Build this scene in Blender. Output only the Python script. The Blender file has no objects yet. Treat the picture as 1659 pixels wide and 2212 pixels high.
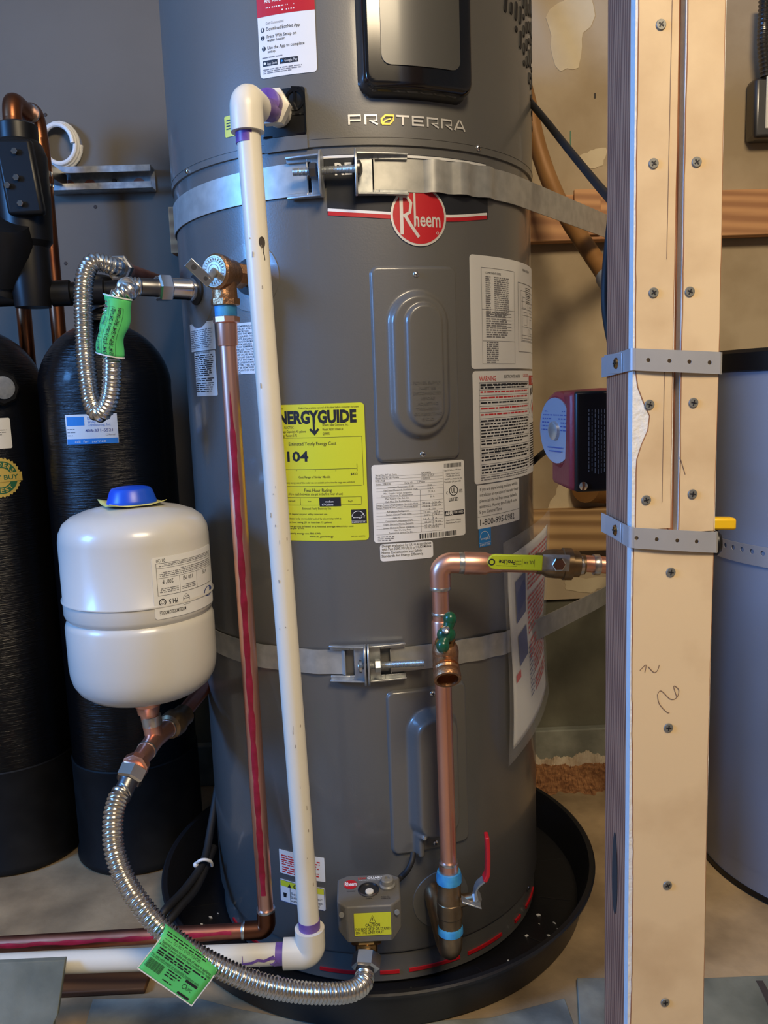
import bpy, math, random
from mathutils import Vector, Matrix
random.seed(7)
SC = bpy.context.scene
COL = SC.collection
PI = math.pi

# ------------------------------------------------------------------ camera
CAM_D, CAM_H, YAW, PITCH, ROLL, FPX = 1.4106, 0.888, 0.0224, 0.1449, -0.0355, 1800.0
CAM = Vector((0, -CAM_D, CAM_H))
FW = Vector((math.sin(YAW)*math.cos(PITCH), math.cos(YAW)*math.cos(PITCH), -math.sin(PITCH)))
_rt = FW.cross(Vector((0, 0, 1))).normalized(); _up = _rt.cross(FW)
RT = _rt*math.cos(ROLL) + _up*math.sin(ROLL)
UP = -_rt*math.sin(ROLL) + _up*math.cos(ROLL)
cd = bpy.data.cameras.new('camera'); cam = bpy.data.objects.new('camera', cd); COL.objects.link(cam)
cd.sensor_fit = 'VERTICAL'; cd.sensor_height = 36; cd.lens = FPX*36/2212; cd.clip_start = .02
M = Matrix((RT, UP, -FW)).transposed().to_4x4(); M.translation = CAM; cam.matrix_world = M
SC.camera = cam

# ------------------------------------------------------------------ world, lights, exposure
w = bpy.data.worlds.new('world'); SC.world = w; w.use_nodes = True
w.node_tree.nodes['Background'].inputs[0].default_value = (.55, .68, 1, 1)
w.node_tree.nodes['Background'].inputs[1].default_value = .3
def area(name, loc, target, sx, sy, power, color):
    l = bpy.data.lights.new(name, 'AREA'); l.shape = 'RECTANGLE'; l.size = sx; l.size_y = sy
    l.energy = power; l.color = color
    o = bpy.data.objects.new(name, l); COL.objects.link(o); o.location = loc
    o.rotation_euler = (Vector(target)-Vector(loc)).to_track_quat('-Z', 'Y').to_euler()
    return o
# daylight through the glazed door in the left wall: sky in its upper panes, the yard in the lower ones
area('daylight_sky', (-2.13, -1.25, 1.62), (0, -1.25, 1.55), .62, .62, 52, (.12, .39, 1.0))
area('daylight_yard', (-2.13, -1.25, .85), (0, -1.25, .8), .62, .84, 3, (.22, .46, 1.0))
# the room's ceiling lamp
area('ceiling_lamp_light', (.48, -1.80, 2.36), (.1, -.2, .7), .80, .80, 60, (1.0, .80, .53))
vs = SC.view_settings
vs.view_transform = 'Standard'; vs.look = 'None'; vs.gamma = 1; vs.use_curve_mapping = False
vs.exposure = 0.30

# ------------------------------------------------------------------ helpers
def V(*a): return Vector(a)
def ray(px, py): return FW + RT*((px-829.5)/FPX) - UP*((py-1106)/FPX)
def at(px, py, Y):
    d = ray(px, py); return CAM + d*((Y-CAM.y)/d.y)
def atz(px, py, Z):
    d = ray(px, py); return CAM + d*((Z-CAM.z)/d.z)
R = .2825
def oncyl(px, py, r=R, c=(0, 0)):
    d = ray(px, py); ox, oy = CAM.x-c[0], CAM.y-c[1]
    a = d.x**2+d.y**2; b = ox*d.x+oy*d.y; k = ox*ox+oy*oy-r*r
    t = (-b-math.sqrt(max(b*b-a*k, 0)))/a; p = CAM+d*t
    return math.atan2(p.x-c[0], -(p.y-c[1])), p.z
def cylpt(th, z, r=R, c=(0, 0)): return V(c[0]+r*math.sin(th), c[1]-r*math.cos(th), z)
def cylmap(r, th0, z0, c=(0, 0)):
    return lambda u, v, d=0: cylpt(th0+u/r, z0+v, r+d, c)
def planemap(o, ux, uy):
    ux = Vector(ux).normalized(); uy = Vector(uy).normalized(); n = ux.cross(uy); o = Vector(o)
    return lambda u, v, d=0: o+ux*u+uy*v+n*d
def frame(ax):
    ax = Vector(ax).normalized(); t = V(0, 0, 1) if abs(ax.z) < .9 else V(1, 0, 0)
    x = t.cross(ax).normalized(); return x, ax.cross(x), ax
def spline(pts, n=10):
    P = [Vector(p) for p in pts]; out = []
    for i in range(len(P)-1):
        p0 = P[max(i-1, 0)]; p1 = P[i]; p2 = P[i+1]; p3 = P[min(i+2, len(P)-1)]
        for k in range(n):
            t = k/n
            out.append(.5*((2*p1)+(p2-p0)*t+(2*p0-5*p1+4*p2-p3)*t*t+(3*p1-p0-3*p2+p3)*t**3))
    out.append(P[-1]); return out
def resample(pts, step):
    L = [0]
    for a, b in zip(pts, pts[1:]): L.append(L[-1]+(b-a).length)
    n = max(2, int(L[-1]/step)); out = []; j = 0
    for i in range(n+1):
        s = L[-1]*i/n
        while j < len(L)-2 and L[j+1] < s: j += 1
        t = (s-L[j])/max(1e-9, L[j+1]-L[j]); out.append(pts[j].lerp(pts[j+1], min(1, t)))
    return out, L[-1]

class MB:
    def __init__(s): s.v = []; s.f = []
    def add(s, v, f):
        n = len(s.v); s.v += [Vector(p) for p in v]; s.f += [tuple(i+n for i in q) for q in f]; return s
    def box(s, x0, x1, y0, y1, z0, z1):
        v = [(x, y, z) for z in (z0, z1) for y in (y0, y1) for x in (x0, x1)]
        return s.add(v, [(0, 2, 3, 1), (4, 5, 7, 6), (0, 1, 5, 4), (2, 6, 7, 3), (0, 4, 6, 2), (1, 3, 7, 5)])
    def obox(s, c, ex, ey, ez):                     # oriented box, half vectors
        c = Vector(c); ex = Vector(ex); ey = Vector(ey); ez = Vector(ez)
        v = [c+ex*a+ey*b+ez*d for d in (-1, 1) for b in (-1, 1) for a in (-1, 1)]
        return s.add(v, [(0, 2, 3, 1), (4, 5, 7, 6), (0, 1, 5, 4), (2, 6, 7, 3), (0, 4, 6, 2), (1, 3, 7, 5)])
    def tube(s, pts, r, n=16, caps=True):
        P = [Vector(p) for p in pts]; m = len(P); rs = r if isinstance(r, (list, tuple)) else [r]*m
        T = [(P[min(i+1, m-1)]-P[max(i-1, 0)]).normalized() for i in range(m)]
        x, y, _ = frame(T[0]); v = []; f = []
        for i in range(m):
            if i:
                q = T[i-1].rotation_difference(T[i]); x = q @ x
                x = (x-T[i]*x.dot(T[i])).normalized(); y = T[i].cross(x)
            for k in range(n):
                a = 2*PI*k/n; v.append(P[i]+(x*math.cos(a)+y*math.sin(a))*rs[i])
        for i in range(m-1):
            for k in range(n):
                k2 = (k+1) % n; f.append((i*n+k, i*n+k2, (i+1)*n+k2, (i+1)*n+k))
        if caps: f.append(tuple(range(n-1, -1, -1))); f.append(tuple((m-1)*n+k for k in range(n)))
        return s.add(v, f)
    def lathe(s, prof, o, ax=(0, 0, 1), n=40, caps=True):       # prof: (radius, distance along the axis)
        x, y, a = frame(ax); o = Vector(o); v = []; f = []; m = len(prof)
        for r, t in prof:
            for k in range(n):
                q = 2*PI*k/n; v.append(o+a*t+(x*math.cos(q)+y*math.sin(q))*max(r, 1e-5))
        for i in range(m-1):
            for k in range(n):
                k2 = (k+1) % n; f.append((i*n+k, i*n+k2, (i+1)*n+k2, (i+1)*n+k))
        if caps: f.append(tuple(range(n-1, -1, -1))); f.append(tuple((m-1)*n+k for k in range(n)))
        return s.add(v, f)
    def hexnut(s, o, ax, r, h, n=6, ch=.12):
        return s.lathe([(r*.86, 0), (r, h*ch), (r, h*(1-ch)), (r*.86, h)], o, ax, n)
    def torus(s, o, ax, R_, r_, n=32, k=10, a0=0, a1=2*PI):
        x, y, _ = frame(ax); full = abs(a1-a0-2*PI) < 1e-6
        P = [Vector(o)+(x*math.cos(a0+(a1-a0)*i/n)+y*math.sin(a0+(a1-a0)*i/n))*R_ for i in range(n+1)]
        return s.tube(P, r_, k, not full)
    def sphere(s, c, rx, ry=None, rz=None, n=16, m=10):
        ry = rx if ry is None else ry; rz = rx if rz is None else rz
        v = []; f = []
        for i in range(m+1):
            t = PI*i/m
            for k in range(n):
                a = 2*PI*k/n; v.append((c[0]+rx*math.sin(t)*math.cos(a)+0, c[1]+ry*math.sin(t)*math.sin(a), c[2]+rz*math.cos(t)))
        for i in range(m):
            for k in range(n):
                k2 = (k+1) % n; f.append((i*n+k, (i+1)*n+k, (i+1)*n+k2, i*n+k2))
        return s.add(v, f)
    # a thin patch laid on a mapped surface: columns in u with lo/hi limits
    def patch(s, mp, w, h, rc=.003, t=.0006, n=14, d0=.0001):
        us = []
        for i in range(n+1): us.append(-w/2+rc+(w-2*rc)*i/n)
        q = 4
        L = [(-w/2+rc-rc*math.cos(PI/2*i/q), rc-rc*math.sin(PI/2*i/q)) for i in range(q)]
        cols = [(u, e) for u, e in L]+[(u, 0) for u in us]+[(-u, e) for u, e in reversed(L)]
        v = []; f = []
        for u, e in cols:
            for d in (d0, d0+t):
                v += [mp(u, -h/2+e, d), mp(u, h/2-e, d)]
        for i in range(len(cols)-1):
            a = 4*i; b = a+4
            f += [(a+2, b+2, b+3, a+3), (a, a+1, b+1, b), (a, b, b+2, a+2), (a+1, a+3, b+3, b+1)]
        e = 4*(len(cols)-1); f += [(0, 2, 3, 1), (e, e+1, e+3, e+2)]
        return s.add(v, f)
    def rect(s, mp, x0, y0, x1, y1, d, step=.006):
        if x0 > x1: x0, x1 = x1, x0
        if y0 > y1: y0, y1 = y1, y0
        n = max(1, int((x1-x0)/step)); v = []; f = []
        for i in range(n+1):
            x = x0+(x1-x0)*i/n; v += [mp(x, y0, d), mp(x, y1, d)]
        for i in range(n): a = 2*i; f.append((a, a+2, a+3, a+1))
        return s.add(v, f)
    def poly(s, mp, pts, d):
        return s.add([mp(x, y, d) for x, y in pts], [tuple(range(len(pts)))])
    def disc(s, mp, rx, ry, d, n=48, k=6, edge=None):
        v = [mp(0, 0, d)]; f = []
        for j in range(1, k+1):
            for i in range(n):
                e = edge(i) if edge else 1; v.append(mp(rx*e*j/k*math.cos(2*PI*i/n), ry*e*j/k*math.sin(2*PI*i/n), d))
        for i in range(n): f.append((0, 1+i, 1+(i+1) % n))
        for j in range(k-1):
            for i in range(n): a = 1+j*n; f.append((a+i, a+n+i, a+n+(i+1) % n, a+(i+1) % n))
        return s.add(v, f)
    def stroke(s, mp, pts, wd, d):                  # a flat drawn line
        P = [Vector((a, b)) for a, b in pts]; v = []; f = []
        for i, p in enumerate(P):
            t = (P[min(i+1, len(P)-1)]-P[max(i-1, 0)]).normalized(); nn = Vector((-t.y, t.x))*wd/2
            v += [mp(p.x-nn.x, p.y-nn.y, d), mp(p.x+nn.x, p.y+nn.y, d)]
        for i in range(len(P)-1): a = 2*i; f.append((a, a+2, a+3, a+1))
        return s.add(v, f)
    def text(s, mp, body, x0, y0, x1, h, d, bold=0, slant=0):
        vs_, fs, x_lo, x_hi = glyphs(body, bold)
        k = h/.682; kx = (x1-x0)/(x_hi-x_lo) if x1 is not None else k
        return s.add([mp(x0+(x-x_lo)*kx+y*k*slant, y0+y*k, d) for x, y in vs_], fs)
    def height(s, mp, w, h, fn, nu, nv):
        v = []; f = []
        for j in range(nv+1):
            for i in range(nu+1):
                u = -w/2+w*i/nu; y = -h/2+h*j/nv; v.append(mp(u, y, fn(u, y)))
        for j in range(nv):
            for i in range(nu):
                a = j*(nu+1)+i; f.append((a, a+1, a+nu+2, a+nu+1))
        return s.add(v, f)
    def build(s, name, mat, parent=None, sharp=35, bevel=0, origin=None, smooth=True):
        me = bpy.data.meshes.new(name)
        if origin is None:
            if parent is not None: origin = ROOT[parent.name]
            else:
                lo = [min(p[i] for p in s.v) for i in range(3)]; hi = [max(p[i] for p in s.v) for i in range(3)]
                origin = V((lo[0]+hi[0])/2, (lo[1]+hi[1])/2, lo[2])
        me.from_pydata([tuple(p-origin) for p in s.v], [], s.f); me.update()
        if smooth:
            me.polygons.foreach_set('use_smooth', [True]*len(me.polygons)); me.set_sharp_from_angle(angle=math.radians(sharp))
        if mat: me.materials.append(mat)
        o = bpy.data.objects.new(name, me); COL.objects.link(o)
        if parent is not None: o.parent = parent
        else: o.location = origin
        ROOT[o.name] = origin
        if bevel:
            b = o.modifiers.new('bevel', 'BEVEL'); b.width = bevel; b.segments = 2; b.limit_method = 'ANGLE'; b.angle_limit = math.radians(40)
        return o
ROOT = {}
_fc = bpy.data.curves.new('glyph_source', 'FONT'); _fc.resolution_u = 2; _fo = bpy.data.objects.new('glyph_source', _fc)
_gc = {}
def glyphs(body, bold=0):
    k = (body, bold)
    if k not in _gc:
        _fc.body = body; _fc.offset = bold; me = _fo.to_mesh()
        vv = [(p.co.x, p.co.y) for p in me.vertices]; ff = [tuple(p.vertices) for p in me.polygons]
        _fo.to_mesh_clear(); _gc[k] = (vv, ff, min(a for a, b in vv), max(a for a, b in vv))
    return _gc[k]
def tag(o, label=None, cat=None, group=None, kind=None):
    if label: o['label'] = label
    if cat: o['category'] = cat
    if group: o['group'] = group
    if kind: o['kind'] = kind
    return o
def thing(name, loc, label, cat, group=None):
    o = bpy.data.objects.new(name, None); COL.objects.link(o); o.location = loc; o.empty_display_size = .05
    ROOT[o.name] = Vector(loc); return tag(o, label, cat, group)
def inst(src, parent, pos, rot):                    # a copy of a shared mesh as a part
    o = src.copy(); COL.objects.link(o); o.parent = parent; o.location = Vector(pos)-ROOT[parent.name]; o.rotation_euler = rot; ROOT[o.name] = Vector(pos)
    return o

# ------------------------------------------------------------------ materials
def mat(name, col, rough=.5, metal=0., var=None, scale=8., detail=4., bump=0., bscale=60., stretch=(1, 1, 1), coat=0., spec=.5, lo=.35, hi=.65, alpha=None, trans=0.):
    m = bpy.data.materials.new(name); m.use_nodes = True; nt = m.node_tree; b = nt.nodes['Principled BSDF']
    b.inputs['Base Color'].default_value = (*col, 1); b.inputs['Roughness'].default_value = rough; b.inputs['Metallic'].default_value = metal
    b.inputs['Specular IOR Level'].default_value = spec; b.inputs['Coat Weight'].default_value = coat; b.inputs['Coat Roughness'].default_value = .12
    if trans: b.inputs['Transmission Weight'].default_value = trans
    if alpha is not None: b.inputs['Alpha'].default_value = alpha
    if var or bump:
        tc = nt.nodes.new('ShaderNodeTexCoord'); mp = nt.nodes.new('ShaderNodeMapping'); mp.inputs['Scale'].default_value = stretch
        nt.links.new(tc.outputs['Object'], mp.inputs[0])
    if var:
        n = nt.nodes.new('ShaderNodeTexNoise'); n.inputs['Scale'].default_value = scale; n.inputs['Detail'].default_value = detail
        nt.links.new(mp.outputs[0], n.inputs['Vector'])
        r = nt.nodes.new('ShaderNodeValToRGB'); r.color_ramp.elements[0].position = lo; r.color_ramp.elements[1].position = hi
        r.color_ramp.elements[0].color = (*var, 1); r.color_ramp.elements[1].color = (*col, 1)
        nt.links.new(n.outputs['Fac'], r.inputs[0]); nt.links.new(r.outputs[0], b.inputs['Base Color'])
        m['ramp'] = r.name
    if bump:
        n2 = nt.nodes.new('ShaderNodeTexNoise'); n2.inputs['Scale'].default_value = bscale; n2.inputs['Detail'].default_value = 5
        nt.links.new(mp.outputs[0], n2.inputs['Vector'])
        bp = nt.nodes.new('ShaderNodeBump'); bp.inputs['Strength'].default_value = bump; bp.inputs['Distance'].default_value = .004
        nt.links.new(n2.outputs['Fac'], bp.inputs['Height']); nt.links.new(bp.outputs[0], b.inputs['Normal'])
    return m
def wood(name, a, b_, scale=30, stretch=(1, 1, .06), rough=.7, dist=3.):
    m = bpy.data.materials.new(name); m.use_nodes = True; nt = m.node_tree; b = nt.nodes['Principled BSDF']; b.inputs['Roughness'].default_value = rough
    tc = nt.nodes.new('ShaderNodeTexCoord'); mp = nt.nodes.new('ShaderNodeMapping'); mp.inputs['Scale'].default_value = stretch
    nt.links.new(tc.outputs['Object'], mp.inputs[0])
    w_ = nt.nodes.new('ShaderNodeTexWave'); w_.inputs['Scale'].default_value = scale; w_.inputs['Distortion'].default_value = dist; w_.inputs['Detail'].default_value = 3; w_.bands_direction = 'DIAGONAL'
    n = nt.nodes.new('ShaderNodeTexNoise'); n.inputs['Scale'].default_value = 40; n.inputs['Detail'].default_value = 6
    nt.links.new(mp.outputs[0], w_.inputs[0]); nt.links.new(mp.outputs[0], n.inputs[0])
    mx = nt.nodes.new('ShaderNodeMix'); mx.inputs[0].default_value = .45
    nt.links.new(w_.outputs['Fac'], mx.inputs[2]); nt.links.new(n.outputs['Fac'], mx.inputs[3])
    r = nt.nodes.new('ShaderNodeValToRGB'); r.color_ramp.elements[0].color = (*a, 1); r.color_ramp.elements[1].color = (*b_, 1)
    r.color_ramp.elements[0].position = .25; r.color_ramp.elements[1].position = .75
    nt.links.new(mx.outputs[0], r.inputs[0]); nt.links.new(r.outputs[0], b.inputs['Base Color'])
    bp = nt.nodes.new('ShaderNodeBump'); bp.inputs['Strength'].default_value = .25; bp.inputs['Distance'].default_value = .002
    nt.links.new(mx.outputs[0], bp.inputs['Height']); nt.links.new(bp.outputs[0], b.inputs['Normal'])
    return m
X = {}
X['paint'] = mat('heater_paint', (.118, .116, .110), .38, 0, coat=.6, bump=.05, bscale=400)
X['shroud'] = mat('shroud_paint', (.120, .117, .108), .42, 0, coat=.3, bump=.04, bscale=500)
X['black'] = mat('black_plastic', (.006, .006, .0065), .38, 0, spec=.35)
X['blackgloss'] = mat('gloss_black', (.006, .006, .007), .12, 0, coat=.6)
X['screen'] = mat('dark_display', (.075, .073, .066), .30, 0, coat=.25)
X['rubber'] = mat('black_rubber', (.010, .010, .011), .6)
X['pan'] = mat('pan_plastic', (.012, .012, .014), .38, 0, bump=.15, bscale=30)
X['resin'] = mat('resin_tank_black', (.003, .003, .0035), .22, 0, spec=.35, coat=.15, bump=.5, bscale=22, stretch=(1.2, 1.2, 22))
X['boot'] = mat('tank_boot_black', (.004, .004, .0045), .55, 0, spec=.3, var=(.009, .009, .009), scale=20)
X['copper'] = mat('new_copper', (.92, .52, .40), .37, 1, var=(.82, .42, .30), scale=14, stretch=(1, 1, .3))
X['copperold'] = mat('aged_copper', (.70, .29, .19), .38, 1, var=(.52, .19, .12), scale=18)
X['copperdark'] = mat('oxidised_copper', (.30, .12, .055), .34, 1, var=(.14, .05, .03), scale=10)
X['redprint'] = mat('red_pipe_print', (.45, .02, .06), .45, .3, var=(.30, .012, .03), scale=60)
X['solder'] = mat('solder', (.62, .62, .62), .3, 1)
X['steel'] = mat('galvanised_steel', (.55, .57, .56), .38, .75, var=(.36, .38, .40), scale=70)
X['strap'] = mat('galvanised_strap', (.50, .50, .47), .42, .5, var=(.40, .40, .38), scale=55)
X['chrome'] = mat('bright_steel', (.72, .72, .72), .16, 1)
X['stain'] = mat('stainless_corrugated', (.70, .66, .60), .24, 1)
X['dsteel'] = mat('dark_steel', (.16, .16, .165), .35, 1)
X['brass'] = mat('brass', (.42, .27, .11), .30, 1, var=(.26, .16, .07), scale=40)
X['brassold'] = mat('dull_bronze', (.32, .225, .13), .38, .9, var=(.20, .135, .075), scale=30)
X['bronze'] = mat('rough_bronze', (.46, .25, .13), .40, 1, bump=.3, bscale=200)
X['pvc'] = mat('white_pvc', (.74, .71, .62), .34, 0, var=(.66, .62, .52), scale=9, lo=.2, hi=.5)
X['primer'] = mat('purple_primer', (.09, .035, .26), .4, 0, var=(.22, .13, .42), scale=30)
X['cream'] = mat('cream_enamel', (.62, .60, .55), .30, 0, coat=.3)
X['blue'] = mat('blue_cap', (.008, .075, .62), .35, 0)
X['tape'] = mat('blue_sealant', (.03, .25, .62), .5, 0, var=(.08, .42, .72), scale=60)
X['white'] = mat('white_label', (.78, .78, .76), .42, 0)
X['whitepl'] = mat('white_plastic', (.80, .80, .78), .4)
X['yellow'] = mat('yellow_label', (.64, .66, .03), .40, 0)
X['yellowh'] = mat('yellow_vinyl', (.52, .56, .015), .42, 0)
X['yellowk'] = mat('yellow_lever', (.85, .50, .01), .4, 0)
X['card'] = mat('yellow_card', (.66, .62, .20), .6, 0)
X['green'] = mat('green_tag', (.10, .62, .17), .6, 0)
X['greenh'] = mat('green_handle', (.004, .075, .035), .28, 0, coat=.4)
X['red'] = mat('red_label', (.50, .012, .02), .4, 0)
X['redh'] = mat('red_lever', (.60, .012, .02), .38, 0)
X['pump'] = mat('pump_red', (.22, .018, .028), .42, 0, bump=.1, bscale=150)
X['plate'] = mat('pump_plate', (.34, .40, .52), .35, .4)
X['ink'] = mat('black_ink', (.012, .012, .016), .5)
X['inkw'] = mat('white_ink', (.82, .82, .80), .4)
X['inkr'] = mat('red_ink', (.62, .03, .03), .5)
X['inkg'] = mat('grey_ink', (.20, .20, .21), .5)
X['inkb'] = mat('blue_ink', (.02, .22, .62), .5)
X['inkn'] = mat('navy_ink', (.05, .08, .26), .5)
X['inkgold'] = mat('gold_ink', (.60, .44, .10), .45, 0)
X['inkgreen'] = mat('dark_green_ink', (.02, .13, .06), .5)
X['silver'] = mat('silver_lettering', (.80, .78, .72), .30, .35)
X['gold'] = mat('gold_lettering', (.74, .54, .10), .3, .4)
X['decal'] = mat('dark_decal', (.020, .022, .028), .3, 0)
X['box'] = mat('grey_abs', (.135, .13, .12), .45, 0, bump=.1, bscale=300)
X['boxl'] = mat('light_grey_abs', (.22, .22, .21), .4)
X['glass'] = mat('clear_lens', (.5, .5, .5), .1, 0, alpha=.35)
X['film'] = mat('clear_film', (.85, .85, .85), .12, 0, alpha=.10)
X['greytank'] = mat('grey_tank', (.27, .31, .40), .42, 0, coat=.1, var=(.25, .29, .38), scale=5)
X['slate'] = mat('slate', (.38, .38, .31), .65, 0, var=(.17, .175, .15), scale=14, detail=8, bump=.4, bscale=30)
X['slatel'] = mat('green_slate', (.24, .25, .20), .7, 0, var=(.11, .12, .095), scale=9, detail=8, bump=.4, bscale=30)
X['conc'] = mat('concrete_floor', (.47, .335, .185), .85, 0, var=(.25, .175, .095), scale=9, detail=12, bump=.35, bscale=45)
X['stem'] = mat('damp_concrete', (.17, .165, .12), .75, 0, var=(.085, .083, .06), scale=5, detail=8, bump=.35, bscale=30)
X['stemlip'] = mat('footing_concrete', (.30, .31, .26), .8, 0, var=(.17, .18, .15), scale=14, detail=8, bump=.5, bscale=45)
X['rust'] = mat('rusty_grit', (.44, .21, .085), .95, 0, var=(.20, .08, .03), scale=90, detail=6, bump=1, bscale=120)
X['plaster'] = mat('crumbly_plaster', (.58, .50, .38), .9, 0, var=(.40, .30, .2), scale=30, bump=.8, bscale=60)
X['drywall'] = mat('brown_drywall', (.48, .385, .26), .85, 0, var=(.36, .275, .17), scale=4.5, detail=9, lo=.4, hi=.6)
X['wallgrey'] = mat('grey_drywall', (.165, .150, .128), .85, 0, var=(.135, .120, .10), scale=2.2, detail=5)
X['mud'] = mat('joint_compound', (.66, .56, .38), .8, 0, var=(.58, .48, .32), scale=16)
X['paper'] = mat('drywall_paper', (.70, .53, .32), .8, 0, var=(.52, .36, .20), scale=9, detail=7, lo=.27, hi=.53)
X['gyp'] = mat('gypsum', (.74, .74, .74), .9, 0, bump=.4, bscale=150)
X['tear'] = mat('torn_paper_edge', (.30, .14, .07), .9, 0)
X['ceil'] = mat('ceiling_paint', (.55, .48, .38), .9)
X['stud'] = wood('stud_wood', (.23, .085, .048), (.50, .225, .125), 95, (1, 1, .05), .75, 5.)
X['pine'] = wood('pine_board', (.40, .19, .085), (.62, .33, .15), 26, (.06, 1, 1))
X['pineold'] = wood('old_pine_board', (.30, .17, .07), (.58, .37, .17), 22, (.06, 1, 1))
X['brownb'] = wood('shaded_brown_board', (.045, .018, .007), (.16, .07, .025), 20, (.08, 1, 1))  # brown wood, its dark tone carrying the shade under the pipe
X['tanpipe'] = mat('brown_tube', (.34, .17, .055), .5, .15, var=(.25, .115, .03), scale=8)
X['zinc'] = mat('dull_screw', (.22, .22, .20), .5, .5)
X['smudge'] = mat('brown_smudge', (.33, .28, .22), .7)
X['vdisc'] = mat('valve_disc', (.42, .36, .28), .4, .5)
X['dirt'] = mat('dark_stain', (.05, .04, .035), .8)
X['pencil'] = mat('pencil', (.20, .12, .08), .8)

# ------------------------------------------------------------------ the room
def struct(name, mb, m, **k): return tag(mb.build(name, m, **k), kind='structure')
XL, XR, YB, YF, ZC = -2.2, 2.4, .42, -3.2, 2.45
struct('floor', MB().box(XL, XR, YF, YB+.1, -.10, 0), X['conc'])
struct('ceiling', MB().box(XL, XR, YF, YB+.1, ZC, ZC+.06), X['ceil'])
struct('wall_back', MB().box(XL, XR, YB, YB+.1, .405, ZC), X['drywall'])
struct('wall_right', MB().box(XR, XR+.1, YF, YB+.1, 0, ZC), X['drywall'])
struct('wall_front', MB().box(XL, XR, YF-.1, YF, 0, ZC), X['drywall'])
wl = struct('wall_left', MB().box(XL-.1, XL, YF, -1.62, 0, ZC).box(XL-.1, XL, -.88, YB+.1, 0, ZC).box(XL-.1, XL, -1.62, -.88, 2.05, ZC), X['drywall'])
dr = struct('door_1', MB().box(XL-.06, XL-.02, -1.62, -1.56, 0, 2.05).box(XL-.06, XL-.02, -.94, -.88, 0, 2.05).box(XL-.06, XL-.02, -1.56, -.94, 0, .40).box(XL-.06, XL-.02, -1.56, -.94, 1.27, 1.31).box(XL-.06, XL-.02, -1.56, -.94, 1.95, 2.05), X['whitepl'])
for z0, z1 in ((.40, 1.27), (1.31, 1.95)):
    MB().box(XL-.045, XL-.04, -1.56, -.94, z0, z1).build('pane', X['glass'], dr)
# concrete stem wall, footing and the rusty grit line under the drywall
st = struct('trim_1', MB().box(XL, XR, YB+.012, YB+.1, 0, .40), X['stem'])
struct('trim_2', MB().box(XL, XR, YB-.012, YB+.012, 0, .098), X['stemlip'], bevel=.003)
tag(st, 'damp olive-grey concrete stem wall below the drywall')
def ragged(name, m, x0, x1, n, y0, y1, z, amp, seed, rows=7):
    rr = random.Random(seed); ph = [rr.uniform(0, 6) for _ in range(8)]; v = []; f = []
    for i in range(n+1):
        x = x0+(x1-x0)*i/n
        e = amp*(.5*math.sin(x*61+ph[0])+.35*math.sin(x*137+ph[1])+.25*math.sin(x*310+ph[2]))
        hz = z*(1+.14*math.sin(x*43+ph[3])+.10*math.sin(x*97+ph[4])+.06*math.sin(x*260+ph[5])+rr.uniform(-.06, .06))
        for j in range(rows+1):
            t = j/rows; v.append((x, y0+e*(1-t)+(y1-y0)*t, .0004+hz*t*t*(3-2*t)+(rr.uniform(-.0016, .0016) if 0 < j < rows else 0)))
    for i in range(n):
        for j in range(rows): a = i*(rows+1)+j; f.append((a, a+rows+1, a+rows+2, a+1))
    return MB().add(v, f).build(name, m, smooth=False)
tag(ragged('rusty_grit', X['rust'], .25, .95, 360, YB-.125, YB-.013, .018, .014, 3), 'strip of loose rusty brown grit along the foot of the concrete wall', 'grit', kind='stuff')
tag(ragged('plaster_crumbs', X['plaster'], .28, .95, 360, YB-.030, YB-.0125, .036, .008, 5, 5), 'ragged ridge of crumbled pale plaster against the footing', 'plaster', kind='stuff')

# left part of the back wall is darker grey: a thin panel on the drywall
tag(MB().box(XL, .0, YB-.004, YB, .405, ZC).build('trim_3', X['wallgrey']), 'dark grey stretch of the back wall', kind='structure')
# joint-compound patches on the bare drywall
def blob(cx, cz, rx, rz, seed, name='wall_patch', m='mud', y=YB-.0012):
    rr = random.Random(seed); n = 26; pts = []
    ph = [rr.uniform(0, 6.28) for _ in range(4)]
    for i in range(n):
        a = 2*PI*i/n; k = 1+.18*math.sin(2*a+ph[0])+.14*math.sin(3*a+ph[1])+.10*math.sin(5*a+ph[2])+.05*math.sin(9*a+ph[3])
        pts.append((cx+rx*k*math.cos(a), cz+rz*k*math.sin(a)))
    v = [(x, YB+.0002, z) for x, z in pts]+[(x, y, z) for x, z in pts]
    f = [tuple(range(2*n-1, n-1, -1))]+[(i, (i+1) % n, n+(i+1) % n, n+i) for i in range(n)]
    MB().add(v, [q[::-1] if len(q) > 4 else q for q in f]).build(name, X[m], WALL, smooth=False)
WALL = [o for o in COL.objects if o.name == 'wall_back'][0]
for px, py, rx, rz, sd in ((1283, 342, .024, .022, 1), (1230, 60, .045, .075, 2), (1245, 1080, .05, .06, 3), (1270, 1262, .05, .02, 4)):
    p = at(px, py, YB); blob(p.x, p.z, rx, rz, sd)
p = at(1232, 300, YB); MB().box(p.x-.0012, p.x+.0012, YB-.001, YB+.001, p.z-.016, p.z+.016).build('green_mark', X['inkgreen'], WALL)
p = at(1285, 207, YB); MB().box(p.x-.002, p.x+.002, YB-.001, YB+.001, p.z-.005, p.z+.005).build('nail_hole', X['dirt'], WALL)
for px, py in ((98, 248), (142, 569), (206, 447)):
    p = at(px, py, YB-.004); MB().lathe([(.004, 0), (.003, .0012)], (p.x, YB-.004, p.z), (0, -1, 0), 10).build('nail_hole', X['dirt'], WALL)

# ceiling lamp fixture (its light is set at the top)
lt = thing('ceiling_lamp', (.48, -1.80, 2.37), 'square white ceiling lamp of the utility room', 'lamp')
MB().box(.06, .90, -2.22, -1.38, 2.40, 2.45).build('housing', X['whitepl'], lt)

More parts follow.
